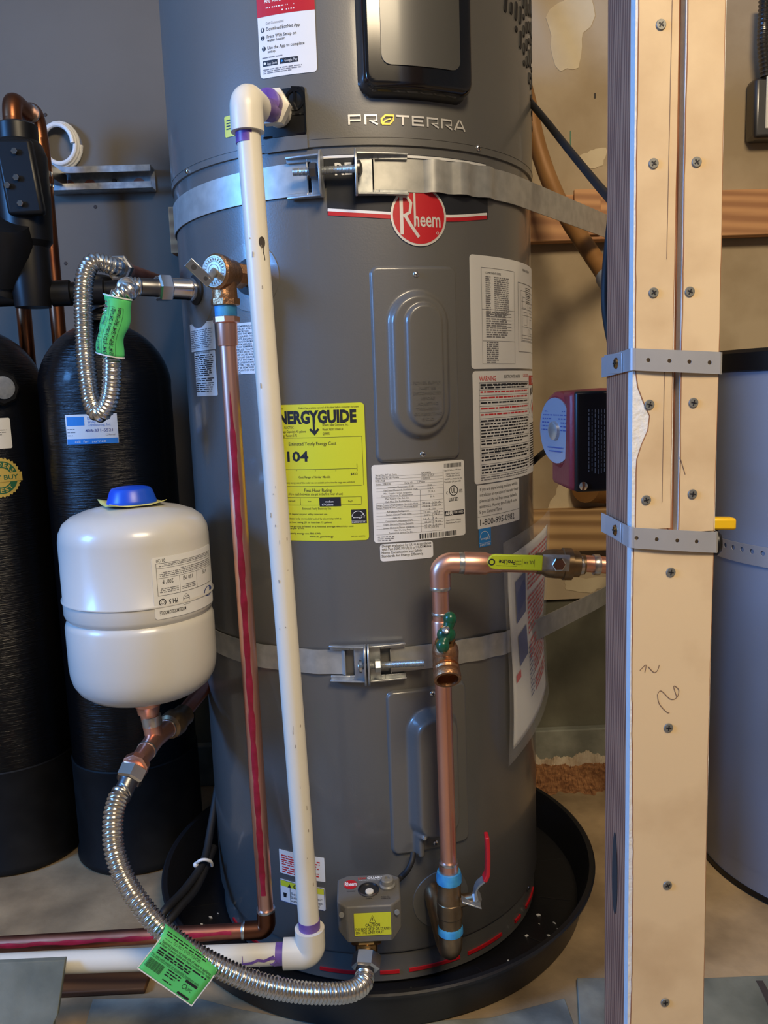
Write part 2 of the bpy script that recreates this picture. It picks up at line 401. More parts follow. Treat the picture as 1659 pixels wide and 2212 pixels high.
# blocking boards behind the heater
tag(MB().box(-.38, .95, YB-.042, YB-.0045, 1.183, 1.275).build('blocking_board', X['pine'], bevel=.002), 'orange pine blocking board on the wall behind the upper strap', 'board')
tag(MB().box(.455, .51, YB-.05, YB-.042, 1.192, 1.283).build('board_offcut', X['pine'], bevel=.0015), 'short pine offcut nailed over the upper blocking board', 'board')
tag(MB().box(.30, .95, YB-.042, YB-.001, .522, .615).build('blocking_board', X['pineold'], bevel=.002), 'weathered pine blocking board on the wall behind the lower strap', 'board')

# ------------------------------------------------------------------ printed labels
class Label:
    """a sticker on a mapped surface; print positions are read in the coordinates of its three corners"""
    def __init__(s, name, parent, mp, w, h, m, c, rc=.003, t=.0005, d0=.0002, label=None):
        s.mp, s.w, s.h = mp, w, h; s.c = [Vector(q) for q in c]; s.t = d0+t; s.ink = {}
        s.o = MB().patch(mp, w, h, rc, t, 14, d0).build(name, X[m], parent, sharp=50)
        if label: s.o['label'] = label
    def uv(s, x, y):
        o, a, b = s.c; ex = a-o; ey = b-o; q = Vector((x, y))-o; D = ex.x*ey.y-ex.y*ey.x
        return ((q.x*ey.y-q.y*ey.x)/D-.5)*s.w, (.5-(ex.x*q.y-ex.y*q.x)/D)*s.h
    def mb(s, col): return s.ink.setdefault(col, MB())
    def sl(s): e = s.c[1]-s.c[0]; return e.y/e.x
    def t_(s, body, x0, y0, x1, hc, col='ink', bold=0, lay=1, slant=0):
        a, b = s.uv(x0, y0)
        if x1 is not None: c, _ = s.uv(x1, y0+(x1-x0)*s.sl())
        else: c = None
        s.mb(col).text(s.mp, body, a, b, c, hc/(s.c[2]-s.c[0]).length*s.h, s.t+.0002*lay, bold, slant)
    def r_(s, x0, y0, x1, y1, col='ink', lay=1):
        a, b = s.uv(x0, y0); c, _ = s.uv(x1, y0+(x1-x0)*s.sl()); _, d = s.uv(x0, y1)
        s.mb(col).rect(s.mp, a, b, c, d, s.t+.0002*lay)
    def hl(s, x0, y0, x1, wd=3, col='ink'): s.r_(x0, y0-wd/2, x1, y0+wd/2, col)
    def vl(s, x0, y0, y1, wd=3, col='ink'): s.r_(x0-wd/2, y0, x0+wd/2, y1, col)
    def fr(s, x0, y0, x1, y1, wd=3, col='ink'):
        s.hl(x0, y0, x1, wd, col); s.hl(x0+(y1-y0)*0, y1, x1, wd, col); s.vl(x0, y0, y1, wd, col); s.vl(x1, y0+(x1-x0)*s.sl(), y1+(x1-x0)*s.sl(), wd, col)
    def g_(s, x0, y0, x1, h, n=1, dy=0, col='inkg', seed=1, dens=1.):      # lines of words too small to read
        rr = random.Random(seed)
        for k in range(n):
            x = x0; end = x1-(rr.uniform(.05, .35)*(x1-x0) if k == n-1 and n > 1 else rr.uniform(0, .06)*(x1-x0))
            while x < end:
                wd = rr.uniform(1.2, 5)*h*dens; e = min(end, x+wd); yy = y0+k*dy+(x-x0)*s.sl()
                s.r_(x, yy-h*.8, e, yy-h*.1, col); x = e+h*.7
    def disc(s, x, y, r, col, lay=1, n=24, r0=0):
        a, b = s.uv(x, y); k = s.h/(s.c[2]-s.c[0]).length; P = [(a+r*k*math.cos(2*PI*i/n), b+r*k*math.sin(2*PI*i/n)) for i in range(n)]
        if r0: s.mb(col).stroke(s.mp, [(a+(r+r0)/2*k*math.cos(2*PI*i/n), b+(r+r0)/2*k*math.sin(2*PI*i/n)) for i in range(n+1)], (r-r0)*k, s.t+.0002*lay)
        else: s.mb(col).poly(s.mp, P, s.t+.0002*lay)
    def pl(s, pts, col, lay=1): s.mb(col).poly(s.mp, [s.uv(*p) for p in pts], s.t+.0002*lay)
    def st(s, pts, wd, col, lay=1): s.mb(col).stroke(s.mp, [s.uv(*p) for p in pts], wd*s.h/(s.c[2]-s.c[0]).length, s.t+.0002*lay)
    def bars(s, x0, y0, x1, y1, seed=3, col='ink'):
        rr = random.Random(seed); x = x0; k = (x1-x0)/55
        while x < x1-k: e = x+k*rr.choice((.6, .6, 1.1, 1.6)); s.r_(x, y0+(x-x0)*s.sl(), min(e, x1), y1+(x-x0)*s.sl(), col); x = e+k*rr.choice((.6, .8, 1.3))
    def estar(s, x0, y0, x1, y1, bg, fg, txt):
        W = x1-x0; H = y1-y0; s.r_(x0, y0, x1, y1, bg, 1)
        c = x0+W*.46
        s.st([(c+W*.40*math.cos(PI-PI*i/14), y0+H*.50-H*.40*math.sin(PI*i/14)) for i in range(15)], W*.035, fg, 2)
        s.t_('energy', x0+W*.12, y0+H*.60, x0+W*.72, H*.12, fg, .01, 2, .3)
        P = []
        for i in range(11):
            a = -PI/2+PI*i/5; q = .16 if i % 2 == 0 else .07; P.append((x0+W*.78+q*W*math.cos(a), y0+H*.44+q*H*math.sin(a)))
        s.st(P, W*.025, fg, 2)
        s.r_(x0, y0+H*.80, x1, y0+H*.815, fg, 2); s.t_(txt, x0+W*.06, y0+H*.96, x0+W*.94, H*.11, fg, 0, 2)
    def done(s):
        for c, mb in s.ink.items():
            if mb.f: mb.build('print', X[c], s.o, smooth=False)
        return s.o
def cyl_label(name, parent, TL, TR, BL, m, crop, r=R, rc=.003, c=(0, 0), **k):
    (a, za), (b, zb), (d, zd) = oncyl(*TL, r, c), oncyl(*TR, r, c), oncyl(*BL, r, c)
    w = (b-a)*r; h = (za+zb)/2-zd-(zb-za)/2
    return Label(name, parent, cylmap(r, (a+b)/2, zd+h/2, c), w, h, m, crop, rc, **k)

# ------------------------------------------------------------------ the water heater
H = thing('water_heater', (0, 0, .008), 'tall charcoal grey hybrid water heater strapped upright in the black pan', 'water heater')
ZS = 1.199                                            # seam between tank jacket and heat-pump shroud
RS = .2856
MB().lathe([(.05, .008), (.272, .008), (.2775, .014), (.2775, .062), (.2795, .064)], (0, 0, 0), n=96).build('base_ring', X['paint'], H)
MB().lathe([(.274, .060), (R-.0015, .062), (R, .066), (R, ZS+.001)], (0, 0, 0), n=120, caps=False).build('tank_jacket', X['paint'], H)
SH = MB().lathe([(RS-.006, ZS), (RS, ZS+.0015), (RS, 1.500), (RS-.010, 1.530), (RS-.03, 1.545), (.02, 1.55)], (0, 0, 0), n=120).build('shroud', X['shroud'], H)
# shroud seam line (second sheet edge) and vertical sheet joint
MB().lathe([(RS-.001, ZS+.010), (RS+.0006, ZS+.0105), (RS+.0006, ZS+.0115), (RS-.001, ZS+.012)], (0, 0, 0), n=120, caps=False).build('shroud_bead', X['shroud'], SH)
# broken red line of insulation showing at the foot of the base ring
for a0, a1 in ((-62, -33), (-20, -4), (-1, 5), (8, 25), (28, 43), (51, 55), (60, 72)):
    n = max(2, int((a1-a0)/3)); v = []; f = []
    for i in range(n+1):
        t = math.radians(a0+(a1-a0)*i/n); v += [cylpt(t, .026, .2775), cylpt(t, .026, .2795), cylpt(t, .031, .2795), cylpt(t, .031, .2775)]
    for i in range(n):
        for k in range(4): f.append((4*i+k, 4*i+(k+1) % 4, 4*i+4+(k+1) % 4, 4*i+4+k))
    MB().add(v, f).build('red_seal', X['redh'], H)

def dome_screw(parent, th, z, r, rad=.0042, m='chrome', name='screw'):
    n = cylpt(th, 0, 1); o = cylpt(th, z, r)
    q = MB().lathe([(rad, 0), (rad, .0008), (rad*.75, .0022), (rad*.25, .0030)], o, (n.x, n.y, 0), 14).build(name, X[m], parent)
    e = MB(); x = V(n.y, -n.x, 0)
    e.obox(o+n*.0030, x*rad*.55, V(0, 0, rad*.12), n*.0003).obox(o+n*.0030, x*rad*.12, V(0, 0, rad*.55), n*.0003)
    if parent.parent is None: e.build('cross_recess', X['ink'], q)
    return q
for px, py in ((405, 370), (1033, 320)):
    dome_screw(H, *oncyl(px, py, RS), RS)
dome_screw(H, math.radians(62), .058, .279)

# access panels: pressed plates with raised oval bosses
def sd_round(u, v, w, h, r):
    a = abs(u)-w/2+r; b = abs(v)-h/2+r
    return math.hypot(max(a, 0), max(b, 0))+min(max(a, b), 0)-r
def ramp(d, wd): t = min(1, max(0, -d/wd)); return t*t*(3-2*t)
def panel_h(W, Hh, bosses):
    def fn(u, v):
        z = -.001+.0062*ramp(sd_round(u, v, W, Hh, .012), .0035)
        for (cu, cv, w_, h_, rr, hh, sl) in bosses: z += hh*ramp(sd_round(u-cu, v-cv, w_, h_, rr), sl)
        return z
    return fn
(pa, pz0), (pb, pz1) = oncyl(796, 574), oncyl(993, 990)
PW = (pb-pa)*R; PH = pz0-pz1; PC = (pa+pb)/2; PZ = (pz0+pz1)/2
mpU = cylmap(R, PC, PZ)
UPAN = MB().height(mpU, PW, PH, panel_h(PW, PH, [(.002, -.002, .088, .200, .044, .009, .010), (.006, -.002, .052, .166, .026, .0055, .0045)]), 64, 130).build('access_panel', X['paint'], H, sharp=60)
dome_screw(H, PC, PZ+PH/2-.012, R+.005); dome_screw(H, PC+.01, PZ-PH/2+.010, R+.005)
em = MB()
for k, s_ in enumerate(('POWER SUPPLY', 'MUST BE', 'DISCONNECTED', 'BEFORE', 'ADJUSTING', 'THERMOSTAT', 'OR RESETTING', 'E.C.O')):
    wd = .0031*len(s_); vs_, fs, lo, hi = glyphs(s_, .012)
    mpE = lambda u, v, d: mpU(u, v, d)
    em.text(mpE, s_, .006-wd/2, -.026-.0069*k, .006+wd/2, .0036, .0203, .012)
em.build('embossed_text', X['paint'], UPAN, smooth=False)
(la, lz0), (lb, lz1) = oncyl(832, 1492), oncyl(1012, 1812)
LW = (lb-la)*R; LH = lz0-lz1; LC = (la+lb)/2; LZ = (lz0+lz1)/2
mpL = cylmap(R, LC, LZ)
LPAN = MB().height(mpL, LW, LH, panel_h(LW, LH, [(.004, -.004, .078, .200, .034, .024, .014), (-.021, -.110, .017, .05, .008, .016, .006)]), 64, 130).build('access_panel', X['paint'], H, sharp=60)
dome_screw(H, LC+.02, LZ+LH/2-.010, R+.005); dome_screw(H, LC+.012, LZ-LH/2+.012, R+.005)

# round escutcheons and ports on the jacket
def disc_on(th, z, r_, name, m, d=.0012, rin=0, parent=H, rr=R):
    mp = cylmap(rr, th, z); mb = MB(); n = 40; v = []; f = []
    radii = [r_, r_-.0006] + ([rin] if rin else [])
    ds = [0, d] + ([d] if rin else [])
    for q, dd in zip(radii, ds):
        v += [mp(q*math.cos(2*PI*i/n), q*math.sin(2*PI*i/n), dd) for i in range(n)]
    for j in range(len(radii)-1):
        for i in range(n): f.append((j*n+i, j*n+(i+1) % n, (j+1)*n+(i+1) % n, (j+1)*n+i))
    if not rin:
        v.append(mp(0, 0, d)); c = len(v)-1; j = len(radii)-1
        for i in range(n): f.append((j*n+i, j*n+(i+1) % n, c))
    return mb.add(v, f).build(name, X[m], parent)
thH, zH = math.radians(-55.2), 1.042
thT, zT = math.radians(-30.5), 1.046
disc_on(thH, zH-.008, .047, 'port_escutcheon', 'paint'); disc_on(thT, zT, .046, 'port_escutcheon', 'paint')
thD, zD = oncyl(938, 1928)
disc_on(thD+.04, zD-.012, .045, 'port_escutcheon', 'paint', .0014)
nD = cylpt(thD, 0, 1); MB().lathe([(.0165, 0), (.0165, .0022), (.0125, .0026), (.012, .0003), (.002, .0002)], cylpt(thD, zD, R), nD, 28, False).build('drain_port', X['copperdark'], H)
nH = cylpt(thH, 0, 1); oH = cylpt(thH, zH, R)
g = MB().lathe([(.022, 0), (.022, .003), (.017, .004), (.012, .004)], oH, nH, 28).build('port_grommet', X['rubber'], H)
MB().lathe([(.016, 0), (.0165, .004), (.016, .010), (.0148, .012), (.0148, .036), (.0138, .038)], oH+nH*.004, nH, 28).build('outlet_nipple', X['chrome'], H)
nT = cylpt(thT, 0, 1); oT = cylpt(thT, zT, R)
MB().lathe([(.024, 0), (.024, .004), (.016, .005)], oT, nT, 28).build('port_grommet', X['rubber'], H)

# black control cover with dark display on the shroud
(ca, cz), (cb, _) = oncyl(771, 150, RS), oncyl(1006, 170, RS)
cz0 = oncyl(880, 216, RS)[1]; CW = (cb-ca)*RS; CH = .27; CC = (ca+cb)/2
mpC = cylmap(RS, CC, cz0+CH/2)
def cover_h(u, v):
    d = sd_round(u, v, CW, CH, .022); return -.001+.020*ramp(d, .006)+.006*ramp(d+.006, .004)
CV = MB().height(mpC, CW, CH, cover_h, 70, 100).build('control_cover', X['blackgloss'], H, sharp=70)
mpS = cylmap(RS+.0252, CC, cz0+CH/2+.006)
MB().patch(mpS, CW-.046, CH-.052, .012, .0012, 20).build('display_panel', X['screen'], CV)

# lettering: silver letters with a golden leaf for the O
(ta, tz), (tb, _) = oncyl(752, 262, RS), oncyl(1004, 276, RS)
tz = oncyl(752, 270, RS)[1]; hL = .0122; pitch = (tb-ta)*RS/7.86
mpT = cylmap(RS, ta, tz)
lm = MB(); d_ = .0012
def bar(pts, wd=.0024): lm.stroke(mpT, pts, wd, d_)
for k, ch in enumerate('PROTERRA'):
    lm = MB(); x = k*pitch; w_ = pitch*.82; t = hL; e = .0012
    if ch == 'P': bar([(x+e, 0), (x+e, t)]); bar([(x, t-e), (x+w_-e, t-e), (x+w_-e, t*.42), (x+e*2, t*.42)])
    if ch == 'R': bar([(x+e, 0), (x+e, t)]); bar([(x, t-e), (x+w_-e, t-e), (x+w_-e, t*.42), (x+w_*.4, t*.42), (x+w_, 0)])
    if ch == 'T': bar([(x, t-e), (x+w_, t-e)]); bar([(x+w_/2, 0), (x+w_/2, t)])
    if ch == 'E': bar([(x+e, 0), (x+e, t)]); bar([(x, t-e), (x+w_, t-e)]); bar([(x, t/2), (x+w_*.9, t/2)]); bar([(x, e), (x+w_, e)])
    if ch == 'A': bar([(x, 0), (x+w_*.42, t), (x+w_*.58, t), (x+w_, 0)]); bar([(x+w_*.22, t*.3), (x+w_*.8, t*.3)])
    if lm.f: lm.build('letter', X['silver'], SH, smooth=False)
x = 2*pitch; w_ = pitch*.88; gm = MB()
gm.stroke(mpT, [(x+.0015, .001), (x+.0012, hL*.55), (x+w_*.35, hL-.001), (x+w_-.0012, hL-.001), (x+w_-.0015, hL*.5), (x+w_*.65, .001), (x+.0015, .001)], .0026, d_)
gm.stroke(mpT, [(x+.002, .0015), (x+w_*.4, hL*.45), (x+w_*.75, hL*.6)], .0018, d_)
gm.build('gold_leaf', X['gold'], SH, smooth=False)

# drain pocket (black) beside the bushing, with its moulded slots
(qa, qz0), (qb, qz1) = oncyl(566, 200, RS), oncyl(663, 290, RS)
mpP = cylmap(RS, (qa+qb)/2, (qz0+qz1)/2); QW = (qb-qa)*RS; QH = qz0-qz1
PK = MB().patch(mpP, QW, QH, .004, .0015).build('drain_pocket', X['black'], H)
pk = MB(); pk.stroke(mpP, [(-QW/2, -QH/2+.001), (QW/2-.001, -QH/2+.001), (QW/2-.001, QH*.32), (QW*.38, QH*.48), (QW*.2, QH*.5)], .003, .0026)
cx, cy = QW*.27, QH*.24
pk.stroke(mpP, [(cx+.0115*math.cos(2*PI*i/24), cy+.0115*math.sin(2*PI*i/24)) for i in range(25)], .0035, .003)
pk.stroke(mpP, [(cx, cy-.011), (cx, cy+.011)], .003, .003); pk.stroke(mpP, [(-.01, -.006), (.004, -.004), (QW/2, -.004)], .002, .0028)
pk.build('moulded_rib', X['blackgloss'], PK, smooth=False)
mpF = cylmap(RS, (qa+qb)/2, qz1-.009)
MB().patch(mpF, QW+.001, .017, .0008, .0012).build('knockout_cover', X['shroud'], H)

# vent slots on the shroud's right: raised lozenges, the openings' shade put into dark colour
def lozenge(L_, W_):
    m_ = MB(); n = 6; pts = []
    for i in range(n+1): a = -PI/2+PI*i/n; pts.append((W_*math.cos(a)*.5+W_*.0, 0, 0))
    prof = [(W_/2*math.cos(a), L_/2-W_/2+W_/2*math.sin(a)) for a in [PI*i/6 for i in range(7)]]+[(-W_/2*math.cos(a), -L_/2+W_/2-W_/2*math.sin(a)) for a in [PI*i/6 for i in range(7)]]
    n = len(prof); v = [(x, 0, z) for x, z in prof]+[(x*.9, -.0010, z*.96) for x, z in prof]
    f = [tuple(range(n, 2*n))]+[(i, (i+1) % n, n+(i+1) % n, n+i) for i in range(n)]
    return m_.add(v, f)
vsrc = [lozenge(l, .0085).build('vent_slot', X['rubber'], SH, smooth=False, origin=V(0, 0, 0)) for l in (.0085, .017, .026)]
first = [True]*3; rr = random.Random(11)
for i in range(13):
    th = math.radians(50+3.2*i)
    z_low = 1.245+max(0, (86-(50+3.2*i)))/36*.150
    z = z_low+((i*.0157) % .02)
    while z < 1.49:
        k = rr.choice((0, 1, 1, 2)); l = (.0085, .017, .026)[k]
        if z+l > 1.50: break
        pos = cylpt(th, z+l/2, RS+.0002); rot = (0, math.radians(8), th)
        if first[k]: vsrc[k].location = pos-ROOT[SH.name]; vsrc[k].rotation_euler = rot; first[k] = False
        else: inst(vsrc[k], SH, pos, rot)
        z += l+.0065

# ---- stickers on the shroud
L = cyl_label('setup_label', H, (552, -48), (676, -66), (562, 172), 'white', ((788, -200), (1300, -272), (817, 716)), RS, .005, label='white and red setup instruction sticker')
L.r_(788, -198, 1302, 165, 'red')
L.t_('And More!', 866, 38, 1025, 42, 'inkw', .012, 2); L.g_(880, 85, 1140, 14, 1, 0, 'inkw', 4); L.g_(1025, 105, 1140, 18, 1, 0, 'inkw', 9)
L.t_('Get Connected', 878, 228, 1040, 24, 'inkg')
for n_, yy in (('1', 275), ('2', 347), ('3', 443)):
    xx = 846 if n_ != '3' else 855
    L.disc(xx, yy, 21, 'ink'); L.t_(n_, xx-6, yy+13, xx+6, 28, 'inkw', .01, 2)
L.t_('Download EcoNet App', 882, 283, 1185, 30, 'ink', .008); L.t_('Press WiFi Setup on', 886, 350, 1152, 28, 'ink', .008); L.t_('water heater', 889, 382, 1050, 26, 'ink', .008)
L.t_('Use the App to complete', 890, 450, 1222, 28, 'ink', .008); L.t_('setup', 892, 482, 962, 24, 'ink', .008)
L.g_(838, 535, 1040, 13, 1, 0, 'inkg', 5)
L.r_(842, 555, 980, 606); L.t_('App Store', 885, 590, 975, 24, 'inkw', 0, 2); L.disc(862, 578, 13, 'inkw', 2)
L.r_(1000, 532, 1163, 582); L.t_('Google Play', 1045, 562, 1158, 24, 'inkw', 0, 2); L.pl([(1012, 540), (1034, 553), (1014, 570)], 'inkb', 2)
L.g_(845, 642, 1215, 13, 3, 17, 'inkg', 6); L.done()
L = cyl_label('warning_label', H, (485, 253), (520, 249), (489, 298), 'yellow', ((0, 0), (100, -8), (8, 120)), RS, .002)
L.g_(15, 30, 90, 10, 4, 16, 'ink', 2); L.done()

# ---- decal band and round emblem under the upper strap
mpB = cylmap(R, math.radians(13), 1.150)
DC = MB().patch(cylmap(R, math.radians(13), 1.1700), .275, .040, .006, .0004, 30).patch(cylmap(R, math.radians(13)+.0195/R, 1.1335), .236, .033, .001, .0004, 30).build('brand_decal', X['decal'], H)
db = MB()
db.rect(mpB, -.1345, .0358, .1345, .0390, .0009); db.rect(mpB, -.1375, .005, -.1343, .0365, .0009)
db.build('outline', X['inkw'], DC, smooth=False); db = MB(); db.text(mpB, 'REC', -.0865, .0150, -.050, .0145, .0009, .02)
db.build('lettering', X['inkw'], DC, smooth=False); db = MB()
sw = [(-.098, -.0275), (-.06, -.031), (.0, -.0345), (.07, -.0345), (.135, -.026)]
db.stroke(mpB, spline([(a, b, 0) for a, b in sw], 6) and [(p.x, p.y) for p in spline([(a, b, 0) for a, b in sw], 6)], .0034, .0011)
db.build('stripe', X['inkw'], DC, smooth=False)
db = MB(); db.stroke(mpB, [(p.x, p.y-.0042) for p in spline([(a, b, 0) for a, b in sw], 6)], .0054, .0010); db.build('stripe', X['red'], DC, smooth=False)
eth, ez = oncyl(905, 467)
mpR = cylmap(R, eth, ez); ER = .0385
em = MB(); n = 48
def ellip(mb, r_, d, k=1): mb.disc(mpR, r_*1.02, r_, d)
ellip(em, ER, .0016); EM = em.build('emblem', X['silver'], H, smooth=False)
er = MB(); ellip(er, ER-.003, .0019); er.build('red_field', X['red'], EM, smooth=False)
et = MB()
et.rect(mpR, -.027, -.024, -.0225, .026, .0023)
et.stroke(mpR, [(-.026, .0245), (-.017, .024), (-.0115, .016), (-.0135, .004), (-.0225, -.001)], .004, .0023)
et.stroke(mpR, [(-.0205, .001), (-.0125, -.012), (-.0015, -.027)], .0042, .0023)
et.rect(mpR, -.0080, -.0125, -.0052, .030, .0023)
et.text(mpR, 'heem', -.0080, -.0135, .0300, .0190, .0023, .015)
et.stroke(mpR, [(.0255+.0016*math.cos(2*PI*i/12), -.021+.0016*math.sin(2*PI*i/12)) for i in range(13)], .0008, .0023)
et.build('lettering', X['silver'], EM, smooth=False)

# ---- EnergyGuide sticker
(ra, z0), (_, z1) = oncyl(786, 869), oncyl(797, 1165)
EW = .135; EHh = z0-oncyl(796, 1166)[1]
L = Label('energy_label', H, cylmap(R, ra-EW/2/R, z0-EHh/2), EW, EHh, 'yellow', ((110, 187), (1335, 163), (178, 1955)), .005, label='yellow energy cost sticker')
L.c = [Vector((110, 187)), Vector((1335, 160)), Vector((178, 1955))]
T = L.t_
T('U.S. Government', 130, 245, 312, 22); T('Federal law prohibits removal of this label before consumer purchase.', 525, 236, 1275, 24)
T('ENERGYGUIDE', 168, 425, 1247, 148, 'ink', .05); L.r_(702, 420, 728, 540); L.pl([(655, 500), (678, 482), (714, 520), (730, 520), (765, 480), (788, 495), (728, 575)][::-1], 'ink')
T('Water Heater - ELECTRIC', 130, 492, 455, 30); T('Capacity (Storage Capacity): 45 gallons', 130, 545, 612, 30); T('Uniform Energy Factor: 3.75', 140, 596, 497, 30)
T('Rheem Sales Company, Inc.', 828, 455, 1145, 30); T('Model: XE50T10H45U0', 828, 512, 1082, 30); T('Q09895', 828, 566, 915, 30)
L.fr(160, 612, 1310, 1240, 4); T('Estimated Yearly Energy Cost', 385, 706, 997, 42, 'ink', .004); T('$104', 215, 912, 645, 122, 'ink', .03)
L.hl(170, 1020, 1252, 5)
for xx in (487, 731, 990): L.vl(xx, 1014, 1032, 5)
L.vl(1250, 935, 1030, 5); T('$423', 1175, 1082, 1258, 28, 'ink', .01); T('Cost Range of Similar Models', 512, 1126, 922, 28, 'ink', .005)
T('The estimated yearly energy cost of this model was not available at the time the range was published.', 180, 1203, 1225, 22)
T('First Hour Rating', 585, 1302, 940, 40, 'ink', .01); T('(How much hot water you get in the first hour of use)', 372, 1352, 1075, 32)
L.fr(190, 1385, 1305, 1485, 4); L.vl(530, 1378, 1476, 4); L.vl(780, 1372, 1470, 4); L.r_(780, 1370, 1050, 1490)
T('very small', 300, 1438, 460, 22); T('low', 632, 1434, 675, 22); T('medium', 858, 1436, 960, 24, 'inkw', .01, 2); T('67 Gallons', 815, 1478, 958, 26, 'inkw', .01, 2); T('high', 1143, 1428, 1202, 22)
T('Estimated Yearly Electricity Use', 558, 1535, 930, 28); T('Your cost will depend on your utility rates and use.', 220, 1612, 885, 22, 'ink', .004)
T('Cost range based only on models fueled by electricity with a', 220, 1672, 1055, 22, 'ink', .004); T('medium first hour rating (51 to less than 75 gallons)', 230, 1722, 943, 22, 'ink', .004)
T('Estimated energy cost is based on a national average electricity cost', 220, 1776, 1210, 22, 'ink', .004); T('of 12 cents per kWh.', 240, 1800, 580, 22, 'ink', .004)
T('Estimated yearly energy use: 866 kWh', 230, 1868, 795, 24, 'ink', .004); T('www.ftc.gov/energy', 648, 1900, 958, 26, 'ink', .004); T('Part No. AS43096', 1180, 1886, 1355, 16)
L.estar(1180, 1530, 1368, 1712, 'ink', 'inkw', 'ENERGY STAR'); L.done()

# ---- rating plate sticker
L = cyl_label('rating_label', H, (802, 1005), (1001.5, 992), (807.5, 1173), 'white', ((97, 195), (968, 140), (120, 930)), R, .004, label='white rating plate sticker')
T = L.t_
rows = [('Serial No./N\u00b0 de Serie', 132, 298, 318, 'Q382008956', 540, 630), ('Model No./N\u00b0 de Modele', 132, 325, 338, 'XE50T10H45U0', 540, 662), ('MFD./FAB', 132, 352, 215, '11SEP2020', 540, 622)]
for a, x0, y, x1, b, x2, x3 in rows: T(a, x0, y, x1, 17); T(b, x2, y-26, x3, 18); L.hl(132, y+5, 745, 2, 'inkg')
T('Volts: 208/240', 135, 382, 265, 17); T('Hertz: 60', 384, 366, 458, 17); T('1 Phase', 508, 357, 575, 17); L.hl(132, 386, 745, 2, 'inkg')
for a, x0, y, x1, b, x2, x3 in (('Compressor/Compresseur (LRA)', 230, 408, 470, '10 A', 600, 640), ('Fan Motor/Moteur de Ventilateur (FLA)', 205, 438, 505, '0.15 A', 600, 655),
    ('Min. Supply Circuit Ampacity', 205, 468, 455, '29.14 A', 608, 670), ('Courant Minimum D Alimentation', 182, 492, 465, '', 0, 0), ('Max Fuse or Ckt. Brk Size', 218, 517, 430, '30 A', 625, 665), ('Cal. Max. De Fusible/Kis J', 218, 545, 440, '', 0, 0),
    ('Design Pressure High/Pression Nominale Haute', 140, 580, 510, '385 psig   2654 kPa', 548, 728), ('Design Pressure Low/Pression Nominale Basse', 140, 605, 508, '250 psig   1723 kPa', 548, 728), ('Refrigerant/Refrigerant', 232, 638, 426, 'R - 134A', 615, 678),
    ('Factory Charge/Charge Usine', 226, 668, 452, '32 Oz    907 g', 562, 718), ('Volts AC', 286, 695, 348, '240 V    208 V', 566, 716), ('Compressor/Compresseur (RLA)', 220, 730, 464, '1.6 A    2 A', 562, 692), ('Upper Elements/Haute Elements', 200, 762, 470, '4.5 kW   3.38 kW', 572, 732),
    ('Lower Elements/Basse Elements', 198, 795, 474, '4.5 kW   3.38 kW', 572, 732), ('Max. Working Press', 294, 815, 448, '150 PSI (1034 kPa)', 575, 708), ('Pression De Service Max De', 250, 842, 460, '', 0, 0)):
    T(a, x0, y, x1, 15)
    if b: T(b, x2, y-20, x3, 17)
for y in (415, 443, 500, 552, 585, 612, 645, 675, 700, 738, 770, 800, 852): L.hl(140, y, 752, 2, 'inkg')
L.vl(530, 425, 830, 3); L.vl(750, 232, 800, 3); L.vl(650, 650, 772, 3)
L.bars(758, 178, 940, 218, 5); L.bars(525, 845, 905, 892, 9)
T('Cap. 50 Gallons / 189 Litres', 760, 250, 935, 14); T('Hybrid Water Heater', 778, 284, 922, 15); T('Chauffe-Eau Hybride', 778, 306, 925, 15); T('*HACR Type Breaker for USA', 762, 336, 950, 15); T('Disjoncteur DIR. pour USA', 762, 362, 935, 15)
L.disc(858, 437, 50, 'ink', 1, 32, 42); T('UL', 836, 462, 880, 52, 'ink', .02); T('C', 782, 474, 798, 30, 'ink', .01); T('US', 918, 458, 952, 32, 'ink', .01); T('LISTED', 810, 540, 910, 32, 'ink', .02)
L.r_(766, 636, 970, 682); T('AHRI', 775, 672, 855, 30, 'inkw', .05, 2); T('CERTIFIED', 862, 660, 962, 22, 'inkw', .01, 2)
T('Assembled in Mexico', 782, 732, 938, 15); T('Assemble au Mexique', 780, 758, 936, 15)
L.g_(152, 880, 300, 12, 3, 17, 'inkg', 4); L.done()
L = cyl_label('compliance_label', H, (820.5, 1176), (934.5, 1164), (822.5, 1213), 'white', ((175, 943), (676, 893), (186, 1105)), R, .004)
for s_, y, x1 in (('Design evaluated by UL in accordance', 970, 660), ('with Part 3280.707(d)(1) of HUD Mobile', 1000, 662), ('Home Construction and Safety', 1033, 572), ('Standards for Energy Efficiency.', 1065, 590)): L.t_(s_, 195, y, x1, 23, 'ink', .006)
L.done()

# ---- wiring diagram, warnings, phone label on the right flank
a0, zt = oncyl(1013, 549); _, zb = oncyl(1018, 797)
def flank(name, a0, a1, zt, zb, **k):
    return Label(name, H, cylmap(R, math.radians((a0+a1)/2), (zt+zb)/2), math.radians(a1-a0)*R, zt-zb, 'white', ((0, 0), (1000, 0), (0, 1000*(zt-zb)/(math.radians(a1-a0)*R))), .005, **k)
L = flank('wiring_diagram_label', 33.3, 88, zt, zb, label='white wiring diagram sticker'); HH = L.c[2].y
L.t_('WIRING DIAGRAM', 500, 45, 640, 14)
L.fr(80, 60, 380, HH-25, 2, 'inkg'); L.hl(80, HH*.47, 380, 2, 'inkg'); L.hl(80, HH*.75, 380, 2, 'inkg')
L.t_('COMPONENT CODE', 110, 90, 240, 10); L.g_(110, 108, 150, 8, 20, HH*.018, 'inkg', 3); L.g_(180, 108, 320, 8, 20, HH*.018, 'inkg', 4)
